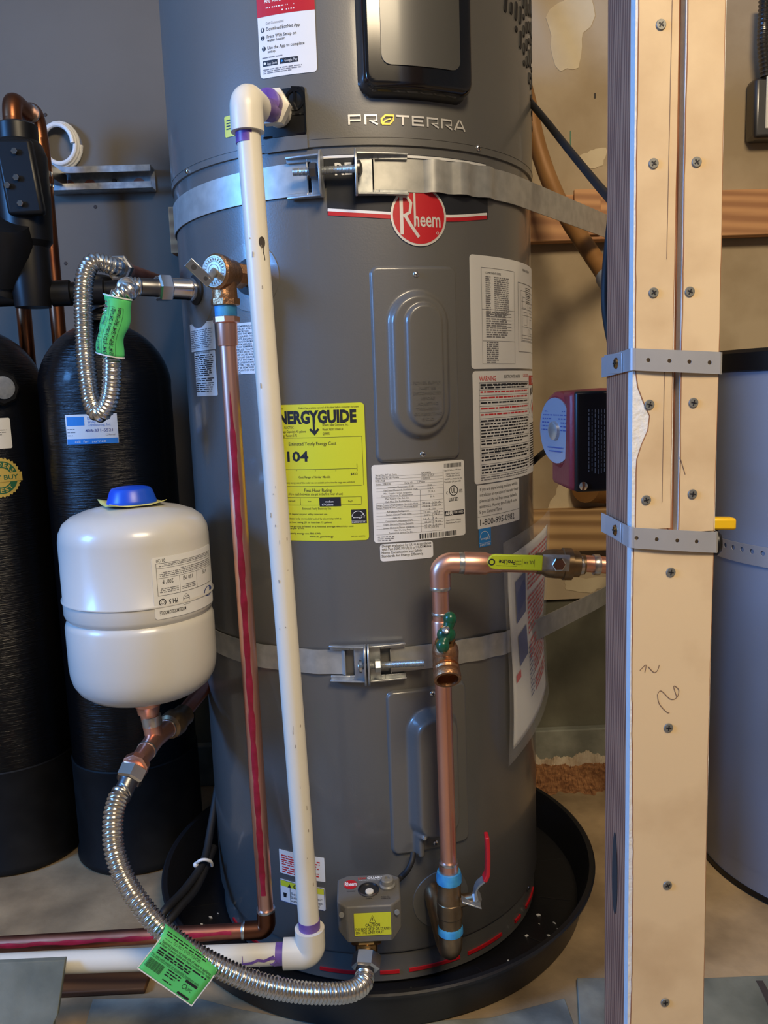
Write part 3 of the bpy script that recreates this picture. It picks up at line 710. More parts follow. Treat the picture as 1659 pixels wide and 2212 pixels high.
L.g_(110, HH*.50, 300, 9, 12, HH*.02, 'inkg', 6); L.g_(110, HH*.77, 210, 9, 11, HH*.018, 'inkg', 7)
for k in range(6): L.hl(240, HH*(.50+.03*k), 340, 2, 'inkg')
L.fr(430, 110, 900, HH*.84, 3, 'inkg'); L.fr(470, 150, 860, HH*.74, 2, 'inkg'); L.fr(560, 130, 660, HH*.30, 3)
for k in range(8): L.hl(570, 140+k*HH*.018, 650, 3)
for x0, y0, x1, y1 in ((500, .32, 560, .42), (640, .40, 720, .46), (520, .46, 580, .58), (650, .52, 760, .66), (700, .70, 800, .78), (740, .30, 840, .38), (610, .62, 640, .70)): L.fr(x0, HH*y0, x1, HH*y1, 2, 'inkg')
for y in (.36, .43, .49, .60, .68, .71, .73): L.hl(480, HH*y, 850, 2, 'inkg')
for xx in (490, 600, 690, 770, 830): L.vl(xx, HH*.3, HH*.73, 2, 'inkg')
L.done()
a1, zt = oncyl(1021, 802); _, zb = oncyl(1031, 1046)
L = flank('warning_label', 33.6, 89, zt, zb, label='white warning sticker with red headings'); HH = L.c[2].y; T = L.t_
T('WARNING', 45, 50, 175, 24, 'inkr', .01); T('ELECTRIC WATER HEATER', 250, 38, 430, 16); T('CAUTION', 480, 34, 580, 18, 'inkr')
ys = [62, .10, .165, .215, .26, .31, .365, .42, .45, .60, .68, .745, .83, .93]
ys = [62]+[HH*q for q in ys[1:]]
cols = ['ink', 'ink', 'inkr', 'inkr', 'ink', 'inkr', 'inkr', 'ink', 'ink', 'ink', 'ink', 'ink', 'ink']
for k in range(13):
    L.hl(45, ys[k], 585, 2, 'inkg'); n = max(1, int((ys[k+1]-ys[k]-4)/16)); L.g_(52, ys[k]+17, 578, 11, n, 16, cols[k], 20+k)
L.hl(45, ys[13], 585, 2, 'inkg'); L.vl(45, 62, ys[13], 2, 'inkg'); L.vl(585, 62, ys[13], 2, 'inkg')
T('WARNING:', 150, HH*.73, 280, 18, 'ink', .01)
L.r_(600, 25, 985, 80, 'red'); T('DANGER', 680, 70, 900, 36, 'inkw', .02, 2)
L.pl([(640, HH*.17), (680, HH*.16), (675, HH*.20), (690, HH*.22), (640, HH*.24)], 'ink'); L.pl([(720, HH*.14), (760, HH*.12), (765, HH*.2), (735, HH*.22)], 'ink')
L.st([(610, HH*.40), (690, HH*.28), (800, HH*.36), (720, HH*.46), (610, HH*.40)], 5, 'ink'); L.pl([(680, HH*.36), (740, HH*.30), (760, HH*.38), (700, HH*.42)], 'inkr')
L.g_(610, HH*.52, 950, 11, 18, HH*.024, 'ink', 9); L.g_(45, HH*.955, 560, 8, 2, 12, 'inkg', 5); L.done()
L = cyl_label('phone_label', H, (1030, 1049), (1120, 1028), (1034, 1143), 'white', ((1086, 395), (1484, 312), (1100, 803)), R, .001)
for s_, y, x1 in (('If you are experiencing problems with the', 445, 1462), ('installation or operation of this water heater', 498, 1474), ('please call the toll free number below for', 553, 1460), ('assistance. Monday thru Friday 8 am to', 606, 1455), ('5 pm Central Time', 658, 1292)): L.t_(s_, 1108, y, x1, 30, 'ink')
L.hl(1097, 690, 1490, 3); L.t_('1-800-995-0982', 1115, 770, 1428, 58, 'ink', .004); L.done()
L = cyl_label('energy_star_label', H, (1033.5, 1143), (1059.5, 1139), (1034, 1183), 'inkb', ((1102, 805), (1220, 788), (1104, 973)), R, .0008)
L.estar(1106, 808, 1218, 968, 'inkb', 'inkw', 'ENERGY STAR'); L.done()

# ---- labels on the left flank
L = cyl_label('outlet_label', H, (411, 702), (463, 692), (415.5, 761), 'white', ((284, 398), (756, 288), (330, 935)), R, .001)
L.fr(305, 415, 765, 900, 3, 'inkg'); L.t_('HOT OUTLET', 412, 470, 580, 46, 'inkr'); L.g_(320, 545, 740, 24, 10, 37, 'inkg', 8); L.done()
L = cyl_label('installer_label', H, (420.5, 762), (465, 754), (430, 856), 'white', ((375, 935), (782, 868), (465, 1800)), R, .002)
L.t_('IMPORTANT TO THE INSTALLER', 425, 968, 700, 38); L.g_(405, 1020, 770, 27, 11, 39, 'ink', 12); L.g_(440, 1470, 800, 27, 2, 38, 'ink', 13); L.g_(450, 1560, 800, 27, 5, 40, 'ink', 14); L.done()
L = cyl_label('relief_valve_label', H, (500, 700), (585, 694), (508, 809), 'white', ((1040, 352), (1830, 300), (1110, 1350)), R, .001)
for k, s_ in enumerate(('TEMPERATURE - PRESSURE', 'RELIEF VALVE', 'IMPORTANT', 'FOLLOW THE MANUFACTURER', 'PROCEDURES FOR INSTALLING', 'VALVES AS DIRECTED IN THE', 'INSTRUCTION MANUAL. THE', 'WATER HEATER IS EQUIPPED', 'WITH A TEMPERATURE AND', 'A RELIEF VALVE LISTED IN', 'ACCORD WITH THE STANDARD', 'RELIEF VALVES AND AUTOMATIC', 'SHUT-OFF DEVICES FOR HOT', 'SUPPLY SYSTEMS. AND FOR', 'SAFE OPERATION OF THE', 'HEATER, THE RELIEF VALVE', 'NOT BE REMOVED FROM THE', 'OR POINT OF INSTALLATION', 'USED.')):
    x0 = 1090+k*2; ln = len(s_)*29; L.t_(s_, (x0 if k > 2 else 1180), 425+k*51, x0+min(ln, 730) if k > 2 else 1180+min(ln, 620), 34, 'ink', .006)
L.done()
L = cyl_label('instruction_label', H, (603, 1833), (700.5, 1852), (606, 1884), 'white', ((524, 550), (800, 608), (535, 695)), R, .001)
L.g_(540, 590, 780, 11, 3, 14, 'inkr', 3); L.g_(545, 630, 775, 9, 2, 13, 'inkr', 4); L.g_(548, 662, 780, 11, 3, 14, 'inkr', 5); L.done()
L = cyl_label('caution_label', H, (604.5, 1896.5), (702, 1918), (608.5, 1945), 'white', ((530, 735), (805, 795), (540, 866)), R, .003)
L.fr(533, 740, 801, 862, 3, 'inkn'); L.r_(536, 741, 799, 774, 'yellow'); L.pl([(584, 784), (608, 790), (597, 766)], 'ink', 2); L.t_('CAUTION', 622, 792, 765, 24, 'ink', .03, 2)
L.vl(600, 790, 872, 3); L.pl([(555, 815), (580, 820), (577, 845), (560, 842)], 'ink'); L.t_('Scald Danger', 606, 828, 795, 16); L.t_('Buttons can change', 606, 848, 795, 15); L.t_('water temperature', 606, 868, 780, 15); L.done()

# ------------------------------------------------------------------ drain pan
pn = thing('drain_pan', (0, 0, 0), 'round black plastic drain pan under the water heater', 'drain pan')
MB().lathe([(.004, .0008), (.352, .0008), (.358, .004), (.372, .064), (.381, .066), (.382, .0705), (.379, .0725), (.372, .072), (.368, .066), (.352, .010), (.346, .0068), (.004, .0062)], (0, 0, 0), n=120).build('tray', X['pan'], pn)
rr = random.Random(4)
for k in range(9):
    a = math.radians(-80+k*22); p = cylpt(a, .0063, .315); t = V(math.cos(a), math.sin(a), 0); n = cylpt(a, 0, 1)
    MB().obox(p, t*.0012, n*.028, V(0, 0, .0010)).build('floor_rib', X['pan'], pn)
dm = MB()
for k in range(46):
    th = math.radians(rr.uniform(-75, 70)); q = rr.uniform(.29, .345); p = cylpt(th, .0075, q); s_ = rr.uniform(.0006, .0018)
    dm.obox(p, V(s_*rr.uniform(.5, 1.6), s_*rr.uniform(-1, 1), 0), V(-s_*.6, s_, 0), V(0, 0, s_*.6))
tag(dm.build('pan_debris', X['whitepl'], smooth=False), 'scattered pale crumbs lying in the black drain pan', 'debris', kind='stuff')
tag(MB().tube(spline([cylpt(math.radians(a), .0085, q) for a, q in ((-1, .305), (3, .318), (8, .322), (9, .312), (4, .308), (0, .312))], 5), .0012, 6).build('plastic_shaving', X['film']), 'small curl of clear plastic lying on the pan floor', 'debris')

# ------------------------------------------------------------------ strap bands
def band(pts, hw, t=.0015):                          # pts: (x, y, z); a flat metal strap standing on edge
    P = [Vector(p) for p in pts]; m = len(P); v = []; f = []
    for i in range(m):
        tt = P[min(i+1, m-1)]-P[max(i-1, 0)]; n = V(tt.y, -tt.x, 0).normalized()
        for d in (0, t):
            for s_ in (-1, 1): v.append(P[i]+n*d+V(0, 0, s_*hw))
    for i in range(m-1):
        a = 4*i; b = a+4; f += [(a+2, b+2, b+3, a+3), (a, a+1, b+1, b), (a, b, b+2, a+2), (a+1, a+3, b+3, b+1)]
    e = 4*(m-1); f += [(0, 2, 3, 1), (e, e+1, e+3, e+2)]
    return MB().add(v, f)
def strap_path(zl, zf, zr, r, t_end, wav=None, a0=-150, zw=None):
    pts = []
    n = 120
    for i in range(n+1):
        a = a0+(t_end-a0)*i/n
        z = zf+(zl-zf)*min(1, max(0, (-a-10)/60)) + (zr-zf)*.35*min(1, max(0, (a-15)/(t_end-15)))**2
        rr_ = r+(wav(a) if wav else 0); pts.append(cylpt(math.radians(a), z, rr_))
    p = pts[-1]; te = math.radians(t_end); d = V(math.cos(te), math.sin(te), 0); L_ = (YB-.048-p.y)/d.y
    z1 = zf+(zr-zf)*.35
    for k in range(1, 9): q = p+d*(L_*k/8); q.z = z1+(zr-z1)*min(1, (L_*k/8)/.39)+((zw-zr)*max(0, (L_*k/8-.41)/(L_-.41)) if zw else 0); pts.append(q)
    return pts
def screw_thread(a, b, r):
    P, L_ = resample([Vector(a), Vector(b)], .0006); rs = [r+.0004*math.sin(2*PI*i*.0006/.0018) for i in range(len(P))]
    return MB().tube(P, rs, 10)
def clamp(S, th, sg, z, ln, name='clamp_bracket', m='steel'):
    """bent bracket: base plate with a slot, two side lips and an upright ear"""
    mb = MB(); r = R+.0042; hh = .026
    mp = cylmap(r, th, z)
    f0, f1 = 0, ln*sg
    for (u0, u1, v0, v1) in ((0, .30, -hh, hh), (.30, .42, -hh, -hh*.72), (.30, .42, hh*.72, hh), (.42, 1, -hh, -hh*.72), (.42, 1, hh*.72, hh)):
        uu = sorted((ln*u0*sg, ln*u1*sg)); n = 4; v = []; f = []
        for i in range(n+1):
            u = uu[0]+(uu[1]-uu[0])*i/n
            v += [mp(u, v0, 0), mp(u, v1, 0), mp(u, v0, .0028), mp(u, v1, .0028)]
        for i in range(n):
            a = 4*i; b = a+4; f += [(a+2, b+2, b+3, a+3), (a, a+1, b+1, b), (a, b, b+2, a+2), (a+1, a+3, b+3, b+1)]
        f += [(0, 2, 3, 1), (4*n, 4*n+1, 4*n+3, 4*n+2)]; mb.add(v, f)
    for s_ in (-1, 1):                                # side lips
        n = 8; v = []; f = []
        for i in range(n+1):
            u = ln*sg*i/n; k = .0095*(1-.55*i/n)
            v += [mp(u, s_*hh, .001), mp(u, s_*(hh-.0026), .001), mp(u, s_*hh, .003+k), mp(u, s_*(hh-.0026), .003+k)]
        for i in range(n):
            a = 4*i; b = a+4; q = [(a+2, b+2, b+3, a+3), (a, a+1, b+1, b), (a, b, b+2, a+2), (a+1, a+3, b+3, b+1)]; f += q
        f += [(0, 2, 3, 1), (4*n, 4*n+1, 4*n+3, 4*n+2)]; mb.add(v, f)
    n = 12; out = [(-hh, 0)]                          # the ear
    for i in range(n+1): a = PI*i/n; out.append((-(hh+.003)*math.cos(a), .017+.013*math.sin(a)))
    out.append((hh, 0)); v = []
    for u in (0, -.0028*sg): v += [mp(u, vv, dd) for vv, dd in out]
    k = len(out); f = [tuple(range(k-1, -1, -1)), tuple(range(k, 2*k))]+[(i, (i+1) % k, k+(i+1) % k, k+i) for i in range(k)]
    mb.add(v, f)
    return mb.build(name, X[m], S, bevel=.0006)

S1 = thing('upper_strap', (0, -R-.004, 1.143), 'wide galvanised seismic strap around the upper heater, crossing the red emblem', 'strap')
zr = at(1310, 490, .161).z
def wave1(a):
    if 20 < a < 46: return .0045+.0035*math.sin((a-20)/26*PI*6.0)
    if a >= 46: return .002
    return 0
thL, thR = oncyl(697, 380)[0], oncyl(771, 380)[0]
zf1 = 1.163
P1 = strap_path(oncyl(390, 462)[1], zf1, zr, R+.0016, 55, wave1)
aL = math.degrees(oncyl(668, 380)[0]); aR = math.degrees(oncyl(806, 380)[0])
na = [i for i in range(121) if -150+205*i/120 <= aL]; nb = [i for i in range(121) if -150+205*i/120 >= aR]
band(P1[:na[-1]+1]+[cylpt(math.radians(aL), zf1, R+.007)], .0205).build('strap_band', X['strap'], S1)
band([cylpt(math.radians(aR), zf1, R+.0075)]+P1[nb[0]:], .0205).build('strap_band', X['strap'], S1)
clamp(S1, thL, -1, zf1, .046); clamp(S1, thR, 1, zf1, .066)
pl = cylpt(thL-.115, zf1+.004, R+.021); pr = cylpt(thR+.02, zf1+.004, R+.021); pd = (pr-pl).normalized()
BT = screw_thread(pl, pr, .0047).build('bolt', X['steel'], S1)
MB().hexnut(cylpt(thL-.006, zf1+.004, R+.021)-pd*.011, pd, .0098, .010).build('nut', X['dsteel'], S1)
MB().lathe([(.0105, 0), (.010, .003), (.005, .0055)], cylpt(thR+.004, zf1+.004, R+.021), pd, 20).build('bolt_head', X['dsteel'], S1)

S2 = thing('lower_strap', (0, -R-.004, .494), 'galvanised seismic strap around the lower heater, running up to the post', 'strap')
zf2 = oncyl(700, 1428)[1]; zr2 = at(1310, 1287, .161).z
def wave2(a):
    if -40 < a < -12: return .0012+.0012*math.sin(a*.7)
    if 18 < a < 45: return .0015+.0015*math.sin(a*.6)
    return 0
thL2, thR2 = oncyl(788, 1432)[0], oncyl(799, 1432)[0]
P2 = strap_path(oncyl(478, 1388)[1], zf2, zr2, R+.0016, 55, wave2, zw=.566)
aL = math.degrees(oncyl(748, 1432)[0]); aR = math.degrees(oncyl(842, 1432)[0])
na = [i for i in range(121) if -150+205*i/120 <= aL]; nb = [i for i in range(121) if -150+205*i/120 >= aR]
band(P2[:na[-1]+1]+[cylpt(math.radians(aL), zf2, R+.007)], .0175).build('strap_band', X['strap'], S2)
band([cylpt(math.radians(aR), zf2, R+.0075)]+P2[nb[0]:], .0175).build('strap_band', X['strap'], S2)
clamp(S2, thL2, -1, zf2, .048); clamp(S2, thR2, 1, zf2, .050)
pl = cylpt(thL2-.03, zf2-.001, R+.019); pr = cylpt(oncyl(905, 1437)[0], zf2-.001, R+.024); pd = (pr-pl).normalized()
screw_thread(pl, pr, .0047).build('bolt', X['steel'], S2)
MB().hexnut(cylpt(thR2+.008, zf2-.001, R+.0195)+pd*.004, pd, .0092, .009).build('nut', X['steel'], S2)
MB().lathe([(.010, 0), (.0095, .0035), (.004, .005)], cylpt(thL2-.012, zf2-.001, R+.019), -pd, 20).build('bolt_head', X['chrome'], S2)

# ------------------------------------------------------------------ pipe helpers
def arc(c, d0, d1, rad, n=8):
    """points of a quarter bend round corner c, coming from side d0 and leaving to side d1"""
    d0 = Vector(d0).normalized(); d1 = Vector(d1).normalized(); k = d0+d1; C_ = Vector(c)+k*rad; out = []
    for i in range(n+1):
        a = PI/2*i/n; out.append(C_-d1*rad*math.cos(a)-d0*rad*math.sin(a))
    return out
def ring_on(p, ax, r, w_=.0022): return MB().lathe([(r*.97, -w_), (r, -w_*.5), (r, w_*.5), (r*.97, w_)], p, ax, 24)

# ------------------------------------------------------------------ white PVC condensate pipe
YP = -.400
pt = at(536, 280, YP); pb = at(669, 2010, YP); e0 = at(530, 214, YP); e1 = at(668, 2058, YP)
PV = thing('pvc_pipe', (e1.x, YP, e1.z-.02), 'long white PVC drain pipe standing in front of the grey heater', 'pipe')
up = (pt-pb).normalized(); hb = cylpt(oncyl(604, 247, RS)[0], oncyl(604, 247, RS)[1], RS)
he = (hb-e0); he.z = 0; he.normalize()
top = V(pt.x+(pt.x-pb.x)*.03, YP, e0.z)
MB().tube([pb+up*(-.01), pt+up*.012], .0138, 28).build('riser', X['pvc'], PV)
bd = arc(top, V(0, 0, -1), he, .012, 8)
el = [top+V(0, 0, -.036)]+bd+[top+he*.033]
MB().tube(el, [.0192]+[.0190]*(len(bd))+[.0192], 28).build('elbow', X['pvc'], PV)
MB().tube([top+he*.030, hb-he*.012], .0138, 24).build('pipe_stub', X['primer'], PV)
MB().lathe([(.0140, 0), (.0162, .001), (.0162, .014), (.015, .016)], hb-he*.052, he, 28).build('bushing_collar', X['primer'], PV)
MB().hexnut(hb-he*.036, he, .0235, .016, 6).build('hex_bushing', X['pvc'], PV)
MB().lathe([(.017, 0), (.017, .024)], hb-he*.020, he, 24).build('bushing_thread', X['pvc'], PV)
MB().lathe([(.0140, 0), (.0141, .012)], top+V(0, 0, -.0485), (0, 0, 1), 28).build('purple_primer', X['primer'], PV)
bot = V(pb.x, YP, e1.z); left = V(-1, 0, .012).normalized()
bd = arc(bot, V(0, 0, 1), left, .012, 8)
MB().tube([bot+V(0, 0, .036)]+bd+[bot+left*.036], .0196, 28).build('elbow', X['pvc'], PV)
MB().lathe([(.0141, 0), (.0142, .014)], bot+V(0, 0, .034), (0, 0, 1), 28).build('purple_primer', X['primer'], PV)
HP = MB().tube([bot+left*.030, bot+left*1.05], .0140, 28).build('horizontal_run', X['pvc'], PV)
MB().lathe([(.0142, 0), (.0143, .010)], bot+left*.036, left, 28).build('purple_primer', X['primer'], PV)
pm = MB()                                             # purple primer run down the pipe
def onp(s, a, d=.0146): return bot+left*s+V(0, -math.cos(a), math.sin(a))*d
def drip(pts, wd): 
    mp = lambda u, v, d: onp(u, v/.0146, .0146+d)
    pm.stroke(mp, pts, wd, .0002)
drip([(.046, .004), (.052, .004), (.060, .001), (.068, .0025), (.076, -.001), (.084, -.002), (.092, -.003), (.098, -.003), (.104, -.007), (.108, -.007)], .0036)
drip([(.098, -.003), (.0985, -.010)], .0042); drip([(.044, -.008), (.048, -.004), (.052, .006)], .009)
drip([(.124, .008), (.1245, -.004), (.121, -.008), (.114, -.011)], .0026); drip([(.088, .0), (.0885, .008)], .001)
pm.build('primer_run', X['primer'], HP, smooth=False)
sm = MB()                                             # dark burn spot and drip on the riser
sp = at(563, 527, YP); su = lambda z: pb+(pt-pb)*((z-pb.z)/(pt.z-pb.z))
def onr(u, v, d=0): c_ = su(sp.z+v); a = u/.0138+.55; return c_+V(math.sin(a), -math.cos(a), 0)*(.0143+d)
sm.poly(onr, [(.0038*math.cos(2*PI*i/20), .0062*math.sin(2*PI*i/20)) for i in range(20)], .0002)
sm.stroke(onr, [(.001, -.006), (.0006, -.011), (.0015, -.015), (.0018, -.020)], .0009, .0002)
sm2 = MB()
for k in range(26):
    rr_ = random.Random(k+50); u = rr_.uniform(-.016, .004); v = rr_.uniform(-.85, .05); l = rr_.uniform(.001, .006); sm2.stroke(onr, [(u, v), (u+rr_.uniform(-.0004, .0004), v-l)], rr_.uniform(.0003, .0012), .0002)
sm.build('dark_smudge', X['dirt'], PV, smooth=False); sm2.build('smudge_marks', X['smudge'], PV, smooth=False)

# ------------------------------------------------------------------ relief valve and its copper discharge pipe
YC = -.290
RV = thing('relief_valve', cylpt(thT, 1.0, R+.05), 'bronze relief valve with silver lever on the upper heater', 'valve')
c0 = oT+nT*.004
MB().lathe([(.0135, 0), (.0135, .014), (.017, .016), (.017, .030), (.0155, .034)], c0, nT, 8).build('inlet_hex', X['bronze'], RV)
vb = c0+nT*.046
MB().lathe([(.0155, -.014), (.019, -.008), (.0195, .006), (.0215, .010), (.0225, .016), (.0225, .022), (.020, .024)], vb, nT, 28).build('valve_body', X['bronze'], RV)
rd = MB().lathe([(.0195, .024), (.0195, .0252), (.004, .0262)], vb, nT, 28).build('rating_disc', X['vdisc'], RV)
xv, yv, _ = frame(nT); dm_ = lambda u, v, d=0: vb+nT*(.0263+d)+xv*u+yv*v
rq = MB()
for q_ in (.0178, .0125, .0085): rq.stroke(dm_, [(q_*math.cos(2*PI*i/32), q_*math.sin(2*PI*i/32)) for i in range(33)], .0005, 0)
for i in range(24): a = 2*PI*i/24; rq.stroke(dm_, [(.0135*math.cos(a), .0135*math.sin(a)), (.0165*math.cos(a), .0165*math.sin(a))], .0012, 0)
rq.build('print', X['inkg'], rd, smooth=False)
dn = MB(); 
cu0 = at(489, 690, YC); cu1 = at(574, 1962, YC); cul = at(5, 2040, YC)
vx = V(cu0.x-.002, YC+.0, 0); vb2 = V(vb.x, vb.y, vb.z)
MB().tube([vb2, V(cu0.x, YC, vb.z-.016), V(cu0.x, YC, vb.z-.034)], [.015, .0160, .0165], 24).build('outlet', X['bronze'], RV)
MB().hexnut(V(cu0.x, YC, vb.z-.042), (0, 0, 1), .019, .010, 8).build('outlet_hex', X['bronze'], RV)
la, lb_ = at(406, 565, -.345), at(455, 612, -.338)
ld = (lb_-la).normalized(); ln_ = (lb_-la).length; nn = (CAM-la).normalized(); ls = ld.cross(nn).normalized(); nn = ls.cross(ld)
LV = MB().obox(la.lerp(lb_, .5), ld*ln_/2, ls*.0065, nn*.0010).obox(la.lerp(lb_, .5)+ls*.006-nn*.004, ld*ln_/2, ls*.0008, nn*.004).build('lever', X['chrome'], RV, bevel=.0008)
for t_ in (.26, .78): 
    q = la.lerp(lb_, t_)
    MB().tube([q-nn*.0011, q+nn*.0014], .0035 if t_ < .5 else .0026, 14).build('lever_hole', X['dsteel'], LV)
MB().tube([vb+nT*.024, lb_-ld*.004], [.005, .004], 12).build('lever_pivot', X['steel'], RV)

CP = thing('copper_pipe', (cu1.x, YC, cu1.z-.06), 'red-printed copper discharge pipe from the relief valve, left of the PVC pipe', 'pipe')
zc0 = vb.z-.040; elz = atz(573, 2008, .115).z
ctop = V(cu0.x, YC, zc0); cb_ = V(cu1.x, YC, at(573, 2008, YC).z)
MB().lathe([(.0142, 0), (.0145, .002), (.0145, .015)], V(cu0.x, YC, zc0-.016), (0, 0, 1), 24).build('thread_sealant', X['tape'], CP)
MB().hexnut(V(cu0.x, YC, zc0-.024), (0, 0, 1), .0175, .009, 8).build('adapter_hex', X['copper'], CP)
MB().lathe([(.0128, 0), (.0132, .001), (.0138, .028), (.014, .030)], V(cu0.x, YC, zc0-.053), (0, 0, 1), 24).build('adapter', X['copper'], CP)
ax = (cb_-V(cu0.x, YC, zc0)).normalized()
P = MB().tube([V(cu0.x, YC, zc0-.05), cb_+V(0, 0, .025)], .0112, 24).build('riser', X['copper'], CP)
stp = MB()
def onc(u, v, d=0):
    t_ = (zc0-.06-v-cb_.z)/(zc0-cb_.z); c_ = cb_.lerp(V(cu0.x, YC, zc0), t_); a = u/.0112-.10; return c_+V(math.sin(a), -math.cos(a), 0)*(.01150+d)
wj = random.Random(3); n = 90; v = []; f = []
for i in range(n+1):
    z = .05+(zc0-cb_.z-.17)*i/n; hw = .0040+.0006*math.sin(i*.9)+wj.uniform(-.0004, .0004)
    if i < 8: hw *= i/8
    v += [onc(.001+hw*(j-3)/3, z) for j in range(7)]
for i in range(n):
    for j in range(6): a = 7*i+j; f.append((a, a+7, a+8, a+1))
stp.add(v, f).build('red_print', X['redprint'], P)
lft = (V(cul.x, YC, cul.z)-cb_).normalized()
bd = arc(cb_, V(0, 0, 1), lft, .012, 8)
MB().tube([cb_+V(0, 0, .032)]+bd+[cb_+lft*.034], .0132, 24).build('elbow', X['copperdark'], CP)
ring_on(cb_+V(0, 0, .032), (0, 0, 1), .0137).build('solder_ring', X['solder'], CP); ring_on(cb_+lft*.034, lft, .0137).build('solder_ring', X['solder'], CP)
HR = MB().tube([cb_+lft*.03, cb_+lft*1.05], .0112, 24).build('horizontal_run', X['copperold'], CP)
v = []; f = []; n = 60
for i in range(n+1):
    s_ = .05+.55*i/n; q = cb_+lft*s_
    for j in range(5): a = (.15+.1*math.sin(i*.7))*(1-j/4)+(.62+.08*math.sin(i*1.3))*j/4; v.append(q+V(0, -math.cos(a), math.sin(a))*.01155)
for i in range(n):
    for j in range(4): a = 5*i+j; f.append((a, a+5, a+6, a+1))
MB().add(v, f).build('red_print', X['redprint'], HR)

# ------------------------------------------------------------------ flexible hoses
def corrugated(ctrl, r=.0122, amp=.0010, pitch=.0052, n=22):
    P, L_ = resample(spline(ctrl, 14), .0007); st_ = L_/(len(P)-1)
    rs = [r+amp*math.sin(2*PI*i*st_/pitch) for i in range(len(P))]
    return MB().tube(P, rs, n), P
U = thing('flexible_hose', at(215, 910, -.23), 'looped corrugated steel hose hanging from the upper heater outlet', 'hose')
hs = oH+nH*.040; hp = hs+nH*.038
nz = MB().hexnut(hs, nH, .0195, .020).build('hose_nut', X['chrome'], U)
MB().lathe([(.0135, 0), (.0125, .004), (.0125, .024), (.0115, .026)], hs+nH*.019, nH, 24).build('hose_sleeve', X['dsteel'], U)
he_ = hs+nH*.045
k0 = at(250, 577, -.165)
q1 = at(360, 613, .20); bkd = (q1-k0).normalized()
ctrl = [he_, he_+nH*.018, at(277, 629, -.245), at(252, 647, -.252), at(241, 690, -.250), at(240, 740, -.246), at(242, 800, -.242), at(236, 862, -.238), at(216, 893, -.232), at(198, 868, -.225), at(188, 800, -.218), at(182, 720, -.212), at(180, 640, -.208), at(186, 590, -.202), at(205, 566, -.192), k0-bkd*.012, k0]
mb_, _ = corrugated(ctrl); mb_.build('corrugated_tube', X['stain'], U)
MB().lathe([(.0125, 0), (.0125, .022)], k0-bkd*.006, bkd, 24).build('hose_sleeve', X['dsteel'], U)
MB().hexnut(k0+bkd*.012, bkd, .0195, .018).build('hose_nut', X['chrome'], U)
CS = thing('copper_stub', k0+bkd*.03, 'dull brown copper pipe running back to the wall behind the looped hose', 'pipe')
MB().lathe([(.0165, 0), (.0165, .004), (.0138, .006), (.0138, .028)], k0+bkd*.030, bkd, 24).build('adapter', X['copper'], CS)
kw = k0+bkd*((YB-.006-k0.y)/bkd.y)
MB().tube([k0+bkd*.05, kw], .0115, 24).build('pipe', X['copperold'], CS)

# green paper tag wrapped round the looped hose
ga, gb = at(237, 768, -.245), at(256, 640, -.252)
gax = (gb-ga).normalized(); gl = (gb-ga).length; gn = (CAM-ga).normalized(); gn = (gn-gax*gn.dot(gax)).normalized(); gs = gax.cross(gn)
def gmap(u, v, d=0):                                  # u runs up the hose, v across (to the left)
    a = -v/.0165; c_ = ga+gax*(u+gl/2)+gs*.002*math.sin(u*90)
    return c_-gn*.0-gs*(-1)*(.0165+d)*math.sin(a)*1.06+gn*(.0165+d)*math.cos(a)
tg = MB(); n1, n2 = 16, 20; v = []; f = []
for i in range(n1+1):
    for j in range(n2+1):
        u = -gl/2+gl*i/n1; vv = -.034+.068*j/n2; v.append(gmap(u, vv, 0)+gs*.0012*math.sin(i*.8+j*.2))
for i in range(n1):
    for j in range(n2): a = i*(n2+1)+j; f.append((a, a+n2+1, a+n2+2, a+1))
tgo = tg.add(v, f).build('hose_tag', X['green']); tag(tgo, 'bright green paper tag wrapped round the looped upper hose', 'tag')
so = tgo.modifiers.new('thickness', 'SOLIDIFY'); so.thickness = .0005; so.offset = 0
tx = MB(); D_ = .0022
tx.text(gmap, 'MODEL B-3402', -.034, .0135, -.005, .0032, D_, .01); tx.text(gmap, 'Water Connector', .000, .0125, .034, .0038, D_, .01)
tx.text(gmap, '3/4" (I.D.)tube x 24"olg', -.036, .0035, .024, .0042, D_, .01); tx.text(gmap, '3/4" FIP x 3/4" FIP Nuts', -.036, -.0035, .026, .0042, D_, .01)
for x0, y0, x1, y1 in ((-.038, .0095, .026, .0098), (-.038, -.0062, .026, -.0059), (-.038, -.006, -.0377, .0098), (.0257, -.006, .026, .0098)): tx.rect(gmap, x0, y0, x1, y1, D_)
tx.text(gmap, 'Stainless Steel Flexible', -.032, .0195, .012, .0026, D_); tx.build('print', X['ink'], tgo, smooth=False)
eg_ = MB()
for u in (-gl/2, gl/2-.0018):
    for k in range(16): eg_.rect(gmap, u, -.030+.00375*k, u+.0018, -.030+.00375*(k+1), .0018, .002)
eg_.build('white_border', X['white'], tgo, smooth=False)
# ------------------------------------------------------------------ copper tee under the expansion tank
TE = at(335, 1596, -.265)
XT = thing('expansion_tank', (0, 0, 0), 'cream white expansion tank with blue cap standing on the copper tee', 'expansion tank')
XT.location = at(300, 1505, -.265); ROOT[XT.name] = XT.location.copy()
xc = V(at(302, 1300, -.265).x, -.265, 0); XR = .1015
zb_ = at(310, 1500, -.265).z
prof = [(.012, .000), (.035, .0008), (.060, .0045), (.078, .0105), (.090, .020), (.0965, .031), (.0995, .043), (.1005, .056), (.1005, .112), (.0985, .118), (.0955, .1215), (.0985, .125), (.1005, .130), (.1005, .144), (.1005, .1465), (.1025, .1480), (.1025, .1500), (.1005, .152), (.1005, .228), (.099, .240), (.093, .252), (.083, .260), (.066, .2665), (.045, .271), (.020, .273)]
MB().lathe(prof, (xc.x, xc.y, zb_), n=72).build('shell', X['cream'], XT, sharp=50)
